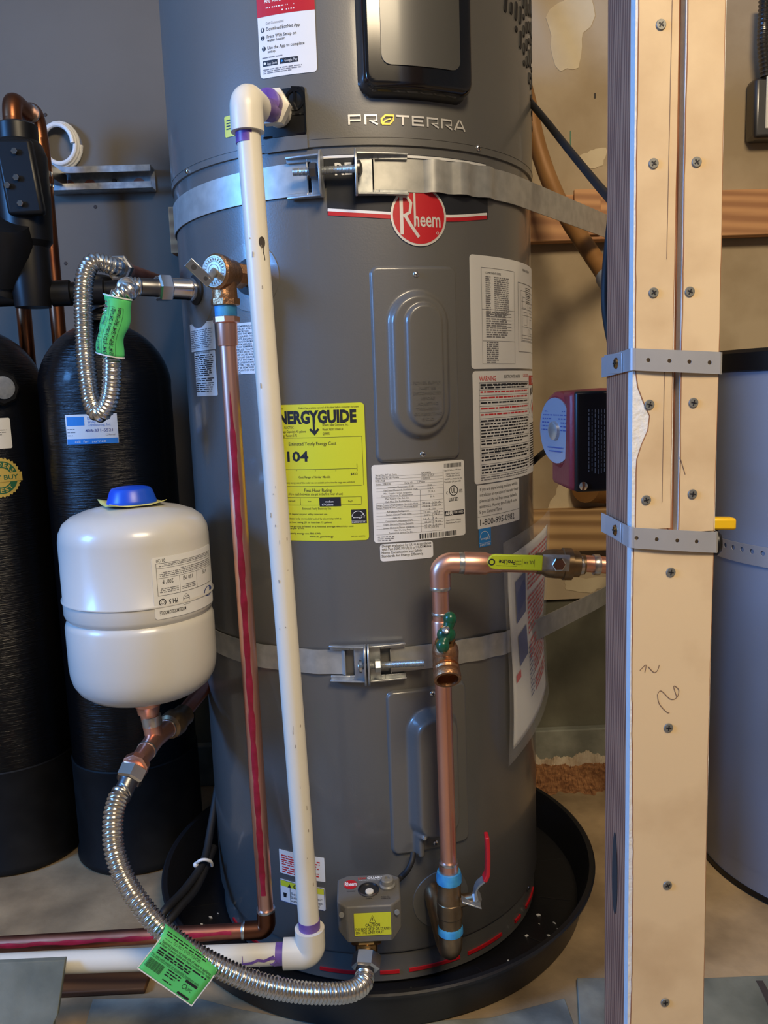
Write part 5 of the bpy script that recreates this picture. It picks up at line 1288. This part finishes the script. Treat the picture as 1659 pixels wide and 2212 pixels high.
# screws
def screw_src():
    h = MB().lathe([(.0001, .0010), (.0040, .0010), (.0044, .0005), (.0045, 0)], (0, 0, 0), (0, -1, 0), 18, False)
    h.f = [q[::-1] for q in h.f]
    o = h.build('screw', X['zinc'], PO, origin=V(0, 0, 0))
    c = MB().box(-.0025, .0025, -.0014, -.0009, -.0005, .0005).box(-.0005, .0005, -.0014, -.0009, -.0025, .0025)
    c2 = c.build('cross_recess', X['ink'], o, origin=V(0, 0, 0)); return o, c2
so_, sc_ = screw_src(); firsts = True; rw = random.Random(2)
for px, py in ((1428, 53), (1412, 353), (1505, 350), (1412, 632), (1490, 630), (1403, 874), (1498, 870), (1396, 1080), (1496, 1067), (1449, 1236), (1444, 1572), (1442, 1912), (1437, 2165)):
    p = at(px, py, PYF-.0004); rot = (0, rw.uniform(-.7, .7), 0)
    if firsts: so_.location = p-ROOT[PO.name]; so_.rotation_euler = rot; firsts = False
    else:
        o = inst(so_, PO, p, rot); c = sc_.copy(); COL.objects.link(c); c.parent = o
# pencil scribble
fp = lambda px, py: (at(px, py, PYF).x, at(px, py, PYF).z)
mpw = lambda u, v, d=0: V(u, PYF-.0003-d, v)
def scrib(pts, wd=.0007):
    q = spline([(a, b, 0) for a, b in (fp(*p) for p in pts)], 6); MB().stroke(mpw, [(p.x, p.y) for p in q], wd, .0001).build('pencil_mark', X['pencil'], LB, smooth=False)
scrib([(1420, 1500), (1428, 1492), (1448, 1510), (1462, 1506), (1466, 1490), (1455, 1482), (1462, 1506)]); scrib([(1420, 1500), (1424, 1520), (1440, 1538), (1446, 1539)]); scrib([(1382, 1448), (1395, 1436), (1393, 1452)]); scrib([(1400, 1440), (1412, 1452), (1420, 1448), (1424, 1436)])
scrib([(1436, 760), (1430, 1085)], .0005); scrib([(1452, 0), (1440, 560)], .0005); scrib([(1468, 985), (1480, 1025)], .0006)

# perforated bands round the post
def perf_band(name, label, pts_px, half, holes, screws):
    b = thing(name, at(*pts_px[1], PYF), label, 'metal band')
    # front run and left-side run in one bent strip, with real holes on the front
    return b
def ring_cell(mb, mp, u0, u1, v0, v1, hu, hv, hr, n=16):
    ang = sorted([2*PI*i/n for i in range(n)]+[math.atan2(cv-hv, cu-hu) % (2*PI) for cu in (u0, u1) for cv in (v0, v1)]); outer = []; inner = []
    for a in ang:
        c, s_ = math.cos(a), math.sin(a)
        k = min((u1-hu if c > 0 else hu-u0)/abs(c) if abs(c) > 1e-6 else 9, (v1-hv if s_ > 0 else hv-v0)/abs(s_) if abs(s_) > 1e-6 else 9)
        outer.append((hu+c*k, hv+s_*k)); inner.append((hu+hr*c, hv+hr*s_))
    n = len(ang); mb.add([mp(*p) for p in outer]+[mp(*p) for p in inner], [(i, (i+1) % n, n+(i+1) % n, n+i) for i in range(n)])
def post_band(label, py_side, py_front, py_right, hh, hole_px, scr_px):
    a_ = at(1322, py_side, PYF+G+.066); b_ = at(1372, py_front, PYF); c_ = at(1550, py_right, PYF)
    B = thing('pipe_strap', V(xm, PYF, min(b_.z, c_.z)-hh), label, 'metal strap')
    xl = PXL-.0035; yf2 = PYF-.0022; xr = PXR+.0035
    zA, zB, zC_ = a_.z, b_.z, c_.z
    mb = MB()
    mpf = lambda u, v: V(u, yf2-.0012*math.sin((u-xl)/(xr-xl)*PI), zB+(zC_-zB)*(u-xl)/(xr-xl)+v)
    hs_ = [at(q, py_front, PYF).x for q in hole_px]
    ed = [xl+.004]+[(hs_[i]+hs_[i+1])/2 for i in range(len(hs_)-1)]+[xr-.002]
    for i, hx_ in enumerate(hs_): ring_cell(mb, mpf, ed[i], ed[i+1], -hh, hh, hx_, 0, .0019)
    for u0, u1 in ((xl+.004, xl+.002),):
        pass
    bend = []
    for i in range(7): a = PI/2*i/6; bend.append(V(xl+.004-.004*math.sin(a), yf2+.004-.004*math.cos(a), 0))
    side = bend+[V(xl, yf2+.03, 0), V(xl-.0005, yf2+.062, 0), V(xl-.002, PYF+G+.069, 0)]
    v = []; f = []
    for i, p in enumerate(side):
        t = max(0, (p.y-yf2)/.081); z = zB+(zA-zB)*t; v += [V(p.x, p.y, z-hh), V(p.x, p.y, z+hh)]
    for i in range(len(side)-1): q = 2*i; f.append((q, q+1, q+3, q+2))
    mb.add(v, f)
    v = [V(xr-.002, yf2, zC_-hh), V(xr-.002, yf2, zC_+hh), V(xr, yf2+.002, zC_-hh), V(xr, yf2+.002, zC_+hh), V(xr, PYF+.078, zC_-hh), V(xr, PYF+.078, zC_+hh)]
    mb.add(v, [(0, 2, 3, 1), (2, 4, 5, 3)])
    o = mb.build('band', X['bandm'], B, smooth=False); so = o.modifiers.new('thickness', 'SOLIDIFY'); so.thickness = .0009; so.offset = 0
    # overlapping end tab on the wood side with its screw
    sp_ = at(*scr_px, PYF+.03); y_ = PYF+.036; z_ = zB+(zA-zB)*.46
    MB().box(xl-.0016, xl-.0006, y_-.016, y_+.040, z_-hh*.95, z_+hh*.95).build('end_tab', X['bandm'], B, bevel=.0008)
    q = MB().lathe([(.0055, 0), (.0050, .0014), (.002, .0022)], (xl-.0016, y_, z_), (-1, 0, 0), 16).build('screw', X['brass'], B)
    MB().box(xl-.0042, xl-.0036, y_-.0032, y_+.0032, z_-.0006, z_+.0006).box(xl-.0042, xl-.0036, y_-.0006, y_+.0006, z_-.0032, z_+.0032).build('cross_recess', X['ink'], q)
X['bandm'] = mat('grey_band_metal', (.52, .53, .56), .36, .45, var=(.47, .48, .51), scale=20)
post_band('upper grey perforated metal band wrapped round the post', 793, 776, 785, .0098, (1398, 1443, 1486, 1530), (1336, 785))
post_band('lower grey perforated metal band wrapped round the post', 1128, 1160, 1171, .0098, (1373, 1416, 1460, 1502), (1338, 1137))

# ------------------------------------------------------------------ circulation pump behind the post
YU = -.40
PU = thing('circulation_pump', at(1270, 1060, YU), 'dark red circulation pump with black terminal box behind the post', 'pump')
pc = at(1202, 930, YU-.01); pax = V(-.965, -.26, -.03).normalized()
MB().lathe([(.046, -.075), (.047, -.060), (.047, -.012), (.0455, -.004), (.041, 0)], pc, pax, 36).build('motor_housing', X['pump'], PU)
npl = MB().lathe([(.0395, -.001), (.0395, .0015), (.012, .0018)], pc, pax, 36).build('name_plate', X['plate'], PU)
MB().lathe([(.0115, 0), (.0110, .004), (.0085, .005), (.001, .005)], pc+pax*.0015, pax, 20).build('vent_plug', X['steel'], npl)
px1, py1, _ = frame(pax); 
mpn = lambda u, v, d=0: pc+pax*(.0021+d)+(V(pax.y, -pax.x, 0).normalized()*-1)*u*(-1 if V(pax.y, -pax.x, 0).x > 0 else 1)*-1+V(0, 0, 1)*v
pq = MB()
for k in range(7):
    v0 = .027-k*.0045; wv = math.sqrt(max(0, .034**2-v0**2)); x = -wv; rw = random.Random(k)
    while x < wv:
        e = x+rw.uniform(.002, .007)
        if math.hypot((x+e)/2, v0) > .015: pq.rect(mpn, x, v0, min(e, wv), v0+.0014, .0002)
        x = e+.002
for k in range(4):
    v0 = -.012-k*.0045; wv = math.sqrt(max(0, .034**2-v0**2)); pq.rect(mpn, -wv*.7, v0, wv*.7, v0+.0012, .0002) if k > 1 else None
pq.build('print', X['inkn'], npl, smooth=False)
b0_, b1_ = at(1243, 846, YU-.03), at(1340, 1060, YU-.03)
MB().box(at(1229, 900, YU-.05).x, at(1256, 900, YU-.05).x, YU-.053, YU+.04, at(1230, 1050, YU).z, at(1230, 845, YU).z).build('body_casting', X['pump'], PU, bevel=.006)
b0_, b1_ = at(1243, 846, YU-.058), at(1340, 1060, YU-.058)
tb2 = MB().box(b0_.x, b1_.x+.03, YU-.058, YU+.03, b1_.z, b0_.z).build('terminal_box', X['black'], PU, bevel=.003)
sp_ = at(1260, 1050, YU-.059); q = MB().lathe([(.0052, 0), (.0050, .002), (.002, .0032)], (sp_.x, YU-.058, sp_.z), (0, -1, 0), 16).build('screw', X['chrome'], PU)
mpx = planemap(at(1290, 950, YU-.0586), (0, 0, -1), (1, 0, 0)); tp_ = MB()
for j in range(7):
    x = -.035; rw = random.Random(j+90)
    while x < .035: e = x+rw.uniform(.002, .006); tp_.rect(mpx, x, -.010+j*.0036, e, -.0092+j*.0036, .0002); x = e+.0015
tp_.build('print', X['inkg'], tb2, smooth=False)
q = V(xe, YR, at(1352, 1075, YR).z); MB().tube([q, q+V(0, 0, .05)], .02, 20).build('pump_flange', X['pump'], PU)

# yellow lever valve behind the right edge of the post
YL = thing('ball_valve', at(1540, 1175, -.47), 'yellow lever poking out behind the right edge of the post', 'valve')
MB().obox(at(1545, 1130, -.47), V(.022, 0, -.001), V(0, .008, 0), V(0, 0, .0070)).build('lever_grip', X['yellowk'], YL, bevel=.003)
MB().obox(at(1533, 1150, -.47), V(.004, 0, 0), V(0, .006, 0), V(0, 0, .012)).build('lever_arm', X['yellowk'], YL, bevel=.001)
MB().lathe([(.012, 0), (.015, .004), (.015, .012), (.011, .016)], at(1525, 1172, -.47), (1, -.2, 0), 18).build('valve_cap', X['black'], YL)
q = at(1515, 1172, -.47); MB().tube([V(q.x-.02, -.47, .0005), V(q.x-.02, -.47, q.z+.06)], .0112, 18).build('supply_pipe', X['copperold'], YL)

# ------------------------------------------------------------------ grey drum at the right with its strap
gc = (.872, .022); GR = .262
GT = thing('grey_drum', (gc[0], gc[1], 0), 'tall blue-grey storage drum with black lid behind the post', 'drum')
zl = at(1600, 803, -.1).z; zt2 = at(1600, 752, -.1).z
MB().lathe([(.05, .001), (GR-.012, .001), (GR-.004, .006), (GR-.002, .012), (GR-.003, .05), (GR, .056), (GR, zl+.004), (GR-.006, zl+.006)], (gc[0], gc[1], 0), n=96).build('drum_body', X['greytank'], GT)
MB().lathe([(GR-.004, .0008), (GR-.001, .003), (GR-.001, .013), (GR-.006, .014)], (gc[0], gc[1], 0), n=96, caps=False).build('base_ring', X['black'], GT)
MB().lathe([(GR+.001, zl), (GR+.005, zl+.002), (GR+.005, zt2-.006), (GR, zt2), (.03, zt2+.006)], (gc[0], gc[1], 0), n=96).build('lid', X['black'], GT)
ST = thing('hanger_strap', (gc[0]-.2, gc[1]-.2, .58), 'perforated steel hanger strap round the blue-grey drum', 'strap')
zst = at(1600, 1213, -.13).z; sm_ = MB(); rS = GR+.0022
mpS2 = cylmap(rS, 0, zst, gc); th0 = math.radians(-95)
for k in range(26):
    u0 = th0*rS+k*.0205; mpq = lambda u, v: mpS2(u, v+.0, .0)
    ring_cell(sm_, mpq, u0, u0+.0205, -.0165, .0165, u0+.01025, .006, .0042)
so_b = sm_.build('band', X['bandm'], ST, smooth=False); so = so_b.modifiers.new('thickness', 'SOLIDIFY'); so.thickness = .0012; so.offset = 0

# ------------------------------------------------------------------ cables and tube at the right
tag(MB().tube(spline([at(1138, 212, -.06), at(1180, 262, -.13), at(1230, 325, -.23), at(1290, 398, -.36), at(1326, 440, -.47), at(1340, 470, -.52)], 8), .0052, 12).build('power_cable', X['rubber']), 'thick black power cable sloping from the vents down to the post', 'cable')
tag(MB().tube(spline([at(1325, 440, -.50), at(1316, 520, -.49), at(1309, 600, -.48), at(1309, 670, -.48), at(1322, 745, -.48), at(1340, 800, -.49)], 8), .0050, 12).build('cable', X['rubber']), 'black cable hanging down the left edge of the post', 'cable')
tag(MB().tube(spline([at(1322, 480, -.48), at(1318, 560, -.47), at(1316, 640, -.47), at(1318, 700, -.47), at(1332, 760, -.47)], 8), .0032, 10).build('cable', X['dsteel']), 'thin grey cable beside the black one at the post edge', 'cable')
tag(MB().tube(spline([at(1140, 1010, .02), at(1165, 985, .0), at(1190, 968, -.12), at(1225, 950, -.30)], 8), .005, 12).build('cable', X['rubber']), 'black cable passing behind the round pump plate', 'cable')
BT_ = thing('brown_tube', at(1328, 625, .10), 'curved brown tube with grey sleeve crossing behind the upper strap', 'tube')
bt = spline([at(980, -250, .40), at(1040, -90, .34), at(1095, 60, .32), at(1135, 200, .31), at(1160, 310, .29), at(1187, 390, .27), at(1220, 460, .24), at(1258, 520, .20), at(1297, 578, .15), at(1312, 602, .12)], 8)
bq = spline([bt[-1], at(1335, 640, .08), at(1365, 720, .05), at(1372, 900, .05), at(1372, 1300, .10), V(at(1372, 1500, .2).x, .20, .002)], 8)
MB().tube(bq, .0150, 18).build('lower_tube', X['tanpipe'], BT_)
MB().tube(bt, .0165, 20).build('tube', X['tanpipe'], BT_)
dq = (bt[-1]-bt[-3]).normalized()
MB().tube([bt[-1]-dq*.006, bt[-1]+dq*.035], .0195, 20).build('sleeve', X['greytank'], BT_)
pv = at(1330, 1072, .30); tag(MB().tube([V(pv.x+.06, YB-.003, pv.z), V(pv.x-.01, YB-.02, pv.z+.01), V(pv.x-.045, YB-.05, pv.z+.015)], .036, 22).build('pipe_stub', X['tanpipe']), 'capped brown pipe stub on the wall below the pump', 'pipe')

# upper right wall: conduit and metal box
tag(MB().tube(resample([at(1652, 0, .38), at(1648, 90, .38), at(1655, 165, .38)], .002)[0], [.011+.0012*math.sin(i*1.6) for i in range(len(resample([at(1652, 0, .38), at(1648, 90, .38), at(1655, 165, .38)], .002)[0]))], 14).build('flexible_conduit', X['dsteel']), 'dark flexible metal conduit on the wall at the top right', 'conduit')
ob = thing('junction_box', at(1680, 290, YB-.02), 'grey metal junction box on the wall at the top right', 'electrical box')
p0, p1 = at(1632, 165, YB-.045), at(1720, 296, YB-.045)
MB().box(p0.x, p1.x, YB-.045, YB-.0005, p1.z, p0.z).build('box', X['dsteel'], ob, bevel=.008)
MB().box(p0.x+.022, p1.x, YB-.049, YB-.045, p1.z+.018, p0.z).build('cover', X['whitepl'], ob, bevel=.003)

# ------------------------------------------------------------------ water-softener tanks and plumbing at the left
def resin(name, c, r, ztop, label):
    t = thing(name, (c[0], c[1], 0), label, 'tank', 'black resin tanks of the water softener')
    prof = [(r-.004, .200), (r, .202), (r, ztop-.13)]
    for i in range(1, 11): a = PI/2*i/11; prof.append((r*math.cos(a)+.002, ztop-.13+.125*math.sin(a)))
    prof += [(.034, ztop-.003), (.034, ztop+.012)]
    MB().lathe(prof, (c[0], c[1], 0), n=72).build('shell', X['resin'], t, sharp=50)
    MB().lathe([(.02, .001), (r+.002, .001), (r+.006, .006), (r+.006, .016), (r+.002, .022), (r+.002, .205), (r-.002, .209)], (c[0], c[1], 0), n=72).build('boot', X['boot'], t)
    MB().lathe([(.040, ztop+.010), (.043, ztop+.014), (.043, ztop+.034), (.036, ztop+.038)], (c[0], c[1], 0), n=32).build('collar', X['black'], t)
    return t
c1, c0_ = (-.475, .176), (-.726, .195)
t1 = resin('resin_tank', c1, .118, 1.035, 'black resin tank with blue and white service sticker behind the hose loop')
t0 = resin('resin_tank', c0_, .121, 1.035, 'black resin tank with gold seal sticker at the left edge')
L = cyl_label('service_label', t1, (140.5, 896.5), (252, 894), (145, 960.5), 'white', ((830, 685), (1500, 672), (860, 1068)), .1184, .0004, c1)
L.r_(852, 712, 1095, 828, 'inkb'); T = L.t_; T('De', 1140, 750, 1185, 34, 'inkb'); T('Water', 1142, 795, 1250, 32, 'inkb'); T('Conditioning, Inc.', 1145, 832, 1430, 32, 'inkb'); T('408-371-5521', 1115, 908, 1455, 36, 'inkn', .01)
L.g_(865, 880, 980, 14, 3, 40, 'inkg', 4); L.fr(1370, 935, 1392, 957, 3, 'inkg'); T('Rental', 1405, 955, 1482, 22, 'inkg'); L.r_(860, 998, 1520, 1068, 'inkb'); T('call  for  service', 975, 1046, 1370, 30, 'inkw', 0, 2); L.done()
L = cyl_label('instruction_label', t0, (-40, 905), (20, 901), (-38, 972), 'white', ((-200, 715), (118, 710), (-200, 1120)), .1214, .003, c0_)
L.g_(-150, 880, 80, 14, 3, 30, 'inkg', 5); L.done()
a_, z_ = oncyl(2, 1032, .1216, c0_); mps = cylmap(.1216, a_, z_, c0_)
SG = MB().disc(mps, .0365, .0365, .0006, 64, 6, lambda i: 1 if i % 2 else .92).build('gold_seal', X['inkgold'], t0, smooth=False)
s2 = MB(); s2.stroke(mps, [(.0235*math.cos(2*PI*i/40), .0235*math.sin(2*PI*i/40)) for i in range(41)], .012, .0010); s2.build('print', X['inkgreen'], SG, smooth=False)
s3 = MB(); s3.rect(mps, -.036, -.008, .038, .008, .0014, .003); bnr = s3.build('banner', X['inkgold'], SG, smooth=False)
s4 = MB()
def arctext(s_, r_, a0, da, flip):
    for k, ch in enumerate(s_):
        a = math.radians(a0+da*k)
        mq = lambda u, v, d: mps(r_*math.cos(a)+(u*math.cos(a-PI/2)+v*math.cos(a))*(1), r_*math.sin(a)+(u*math.sin(a-PI/2)+v*math.sin(a)), d) if not flip else mps(r_*math.cos(a)+(u*math.cos(a+PI/2)-v*math.cos(a)), r_*math.sin(a)+(u*math.sin(a+PI/2)-v*math.sin(a)), d)
        s4.text(mq, ch, -.003, -.0035, .003, .007, .0013, .02)
arctext('READERS', .0235, 150, -20, False); arctext('BEST', .0235, -110, 20, True); s4.build('print', X['inkgold'], SG, smooth=False)
MB().text(mps, 'BEST BUY', -.028, -.004, .030, .008, .0017, .02).build('print', X['inkgreen'], SG, smooth=False)
# grey gauge cap on the left tank's front
gth, gz_ = oncyl(0, 838, .1216, c0_)
ng = cylpt(gth, 0, 1); og = cylpt(gth, gz_, .1216, c0_)
hxg = MB().lathe([(.030, 0), (.032, .004), (.032, .010), (.028, .013)], og, ng, 8).build('cap_nut', X['black'], t0)
MB().lathe([(.020, 0), (.020, .003), (.001, .004)], og+ng*.013, ng, 28).build('cap_disc', X['steel'], hxg)

# control valve on the left tank and the manifold to the other
CVv = thing('control_valve', (c0_[0]+.08, .12, 1.07), 'bulky black control valve with silver bolts at the upper left', 'valve')
vc = at(38, 400, .08)
MB().lathe([(.030, -.20), (.034, -.16), (.034, -.10), (.042, -.09), (.045, -.02), (.045, .05), (.038, .07), (.034, .075), (.034, .100), (.028, .104)], V(vc.x, .10, vc.z), (.0, .0, 1), 28).build('valve_body', X['black'], CVv)
MB().obox(at(45, 385, .055), V(.030, 0, 0), V(0, .010, 0), V(-.006, 0, .060)).build('face_plate', X['black'], CVv, bevel=.006)
for px, py in ((32, 327), (36, 384), (17, 401), (45, 440)):
    p = at(px, py, .043); b_ = MB().hexnut(p, (0, -1, 0), .0052, .005, 6).build('bolt', X['chrome'], CVv)
MB().lathe([(.045, -.05), (.048, -.03), (.048, .03), (.040, .05)], at(10, 540, .08), (.25, -.5, .8), 24).build('motor_cover', X['black'], CVv, bevel=0)
MB().tube(spline([at(30, 440, .10), at(45, 520, .10), at(15, 600, .10), at(5, 640, .10)], 8), .028, 20).build('bypass_body', X['black'], CVv)
MF = thing('manifold_pipe', at(130, 660, .12), 'thick black pipe running between the two resin tanks', 'pipe')
m0, m1 = at(-60, 642, .10), at(262, 628, .135)
MB().tube([m0, m1], .0185, 22).build('pipe', X['black'], MF)
md = (m1-m0).normalized()
for t_ in (.30, .52, .75): MB().lathe([(.0185, 0), (.0225, .002), (.0225, .034), (.0185, .036)], m0.lerp(m1, t_), md, 24).build('coupling', X['black'], MF)
MB().lathe([(.028, -.02), (.034, -.015), (.034, .025), (.026, .03)], V(c1[0], c1[1]-.02, m1.z), (0, 0, 1), 28).build('tank_head', X['black'], MF)
MB().tube([V(c1[0], c1[1]-.02, m1.z), V(c1[0]+.01, c1[1]-.02, m1.z-.03)], .030, 24).build('head_neck', X['black'], MF)

# copper pipes on the wall at the left
CW_ = thing('copper_wall_pipe', at(130, 720, .30), 'old copper pipe looping over the control valve and down the wall', 'pipe')
yq = .30; pa1 = at(26, 300, .18); pa2 = at(28, 222, .20); pa3 = at(78, 258, yq); pa4 = at(98, 400, yq); pa5 = at(128, 730, yq)
MB().tube([pa1]+spline([pa1.lerp(pa2, .5), pa2, pa3.lerp(pa2, .5), pa3, pa4], 8), .0165, 20).build('elbow', X['copperdark'], CW_)
MB().tube([pa3.lerp(pa4, .3), pa4, pa5, pa5+(pa5-pa4)*.6], .0142, 20).build('riser', X['copperdark'], CW_)
ring_on(at(66, 245, .262), (pa3-pa2), .0172).build('solder_ring', X['solder'], CW_)
pb1 = at(52, 680, .30); tag(MB().tube([pb1+V(0, 0, .08), pb1-V(0, 0, .5)], .0142, 18).build('copper_wall_pipe', X['copperdark']), 'second old copper pipe behind the black manifold at the left', 'pipe')

# strut bracket with the pipe clamp
BK = thing('strut_bracket', at(220, 400, YB-.03), 'slotted galvanised strut bracket fixed to the grey wall at upper left', 'bracket')
s0, s1 = at(108, 395, YB-.02), at(332, 385, YB-.02); zc_ = (s0.z+s1.z)/2
MB().box(s0.x, s1.x, YB-.0075, YB-.0045, zc_-.022, zc_+.022).build('back_plate', X['steel'], BK)
MB().box(s0.x, s1.x, YB-.045, YB-.0075, zc_+.020, zc_+.0225).box(s0.x, s1.x, YB-.0455, YB-.043, zc_+.010, zc_+.0225).build('top_flange', X['steel'], BK)
MB().box(s0.x, s1.x, YB-.045, YB-.0075, zc_-.0225, zc_-.020).box(s0.x, s1.x, YB-.0455, YB-.043, zc_-.0225, zc_-.010).build('bottom_flange', X['steel'], BK)
for k, px in enumerate((148, 194, 247, 300)):
    p = at(px, 390, YB-.008); n = 16
    v = [V(p.x+.014*math.cos(PI*i/n), YB-.0080, zc_-.010+.016*math.sin(PI*i/n)) for i in range(n+1)]
    MB().add(v, [tuple(range(n, -1, -1))]).build('slot', X['copperold'] if k != 2 else X['chrome'], BK, smooth=False)
p = at(247, 391, YB-.009); MB().lathe([(.005, 0), (.004, .004)], p, (0, -1, 0), 12).build('screw', X['dsteel'], BK)
MB().lathe([(.0160, -.014), (.0160, .014), (.0145, .014), (.0145, -.014), (.0160, -.014)], pa4.lerp(pa3, .08), (0, 0, 1), 24, False).build('pipe_clamp', X['chrome'], BK)
MB().box(pa4.x+.010, s0.x+.02, yq-.004, yq+.10, zc_-.013, zc_+.013).build('clamp_arm', X['dsteel'], BK)
# white tubing coil on the wall
tc2 = at(128, 312, YB-.02); co = []
for i in range(64): a = 2*PI*i/21; co.append(tc2+V((.030+.0035*(i/21))*math.cos(a), .006*(i/21)-.008, (.036+.003*(i/21))*math.sin(a)))
tag(MB().tube(co, .0048, 10).build('tubing_coil', X['whitepl']), 'small coil of white plastic tubing hanging on the wall', 'tubing')

# black drain hoses and cable tie in the pan at the left
tag(MB().tube(spline([at(470, 1700, -.03), at(455, 1790, -.08), at(440, 1860, -.13), at(400, 1920, -.19), at(360, 1962, -.24), at(345, 1985, -.252), at(325, 2012, -.268)], 8), .0065, 12).build('drain_hose', X['rubber']), 'thin black drain hose lying over the left rim of the pan', 'hose')
tag(MB().tube(spline([at(462, 1830, -.09), at(425, 1915, -.17), at(390, 1958, -.222), at(368, 1985, -.248), at(345, 2015, -.268)], 8), .0065, 12).build('drain_hose', X['rubber']), 'second black hose beside the first, ending behind the green tag', 'hose')
tag(MB().tube(spline([at(422, 1868, -.142), at(430, 1860, -.146), at(442, 1857, -.146), at(455, 1861, -.142), at(458, 1870, -.136)], 6), .0026, 8).sphere(at(423, 1868, -.143), .0046, .0046, .0046, 10, 8).build('cable_tie', X['whitepl']), 'white cable tie round the black hose in the pan', 'cable tie')

# ------------------------------------------------------------------ loose slate tiles and board on the floor
def tile(pts, z0, z1, label, m='slate', name='slate_tile', group='loose slate tiles on the floor'):
    n = len(pts); v = [(p[0], p[1], z0) for p in pts]+[(p[0], p[1], z1) for p in pts]
    o = MB().add(v, [tuple(range(n-1, -1, -1)), tuple(range(n, 2*n))]+[(i, (i+1) % n, n+(i+1) % n, n+i) for i in range(n)]).build(name, X[m], bevel=.0012)
    return tag(o, label, 'tile', group)
def fz(px, py, z=.006): p = atz(px, py, z); return (p.x, p.y)
ex = lambda a, b, k: (a[0]+(b[0]-a[0])*k, a[1]+(b[1]-a[1])*k)
PP = [(-.388, -.283), (-.30, -.52), (-.36, -.72), (.26, -.72), (.245, -.52), (.258, -.326)]
# front slate: lies under the pan's front edge, the pan sits on it
e_ = [fz(182, 2212), fz(200, 2150), fz(420, 2146)]
tile([e_[0], (e_[0][0]+.03, -.75), (.30, -.75), fz(1243, 2212), fz(1220, 2148), (.15, -.345), (-.08, -.345), (-.22, -.30), e_[2], e_[1]][::-1], -.006, .0005, 'large slate tile on the floor in front of the drain pan')
tile([fz(1246, 2112), fz(1252, 2212), (.30, -.75), (.42, -.75), (.435, -.29)], .0002, .006, 'dark slate tile on the floor left of the post foot')
tile([(.437, -.295), (.44, -.75), (.90, -.75), (.90, -.30)], .0002, .006, 'greenish slate tile with black mark on the floor right of the post', 'slatel')
bmk = spline([V(*fz(1640, 2118, .0065), .0068), V(*fz(1652, 2140, .0065), .0068), V(*fz(1668, 2175, .0065), .0068)], 5)
TL3 = [o for o in COL.objects if o.get('label', '').startswith('greenish slate')][0]
mpz = lambda u, v, d=0: V(u, v, .0063+d)
MB().stroke(mpz, [(p.x, p.y) for p in bmk], .010, .0002).build('black_mark', X['dirt'], TL3, smooth=False)
# slate tile leaning on the PVC pipe at the left
tA, tB = at(141, 2074, YP-.024), at(-30, 2080, YP-.024); dnv = V(0, -.10, -tA.z).normalized(); nrm = V(1, 0, 0).cross(dnv).normalized()
o1 = V(tA.x, tA.y, tA.z); lnT = tA.z/abs(dnv.z)
mb_ = MB(); q = [V(tA.x, tA.y, tA.z), V(tA.x-.004, tA.y, tA.z)+dnv*(lnT*.30), V(tA.x-.008, tA.y, tA.z)+dnv*(lnT*.34), V(tA.x-.004, tA.y, tA.z)+dnv*lnT, V(-.68, tA.y, tA.z-.004)+dnv*lnT, V(-.68, tA.y, tB.z)]
q[4].z = 0.0005; q[3].z = .0005
nq = len(q); back = [p+V(0, .0075, 0) for p in q]
mb_.add(q+back, [tuple(range(nq)), tuple(range(2*nq-1, nq-1, -1))]+[(i, nq+i, nq+(i+1) % nq, (i+1) % nq) for i in range(nq)])
tag(mb_.build('slate_tile', X['slatel'], bevel=.001), 'pale slate tile leaning upright against the white pipe at the left', 'tile', 'loose slate tiles on the floor')
tag(MB().box(-.75, -.36, -.262, -.17, .0006, .010).build('wood_board', X['brownb'], bevel=.002), 'brown board on the floor, darkened by colour for the shadow under the white pipe', 'board')  # shadow and brown reflection under the pipe put into the board's colour
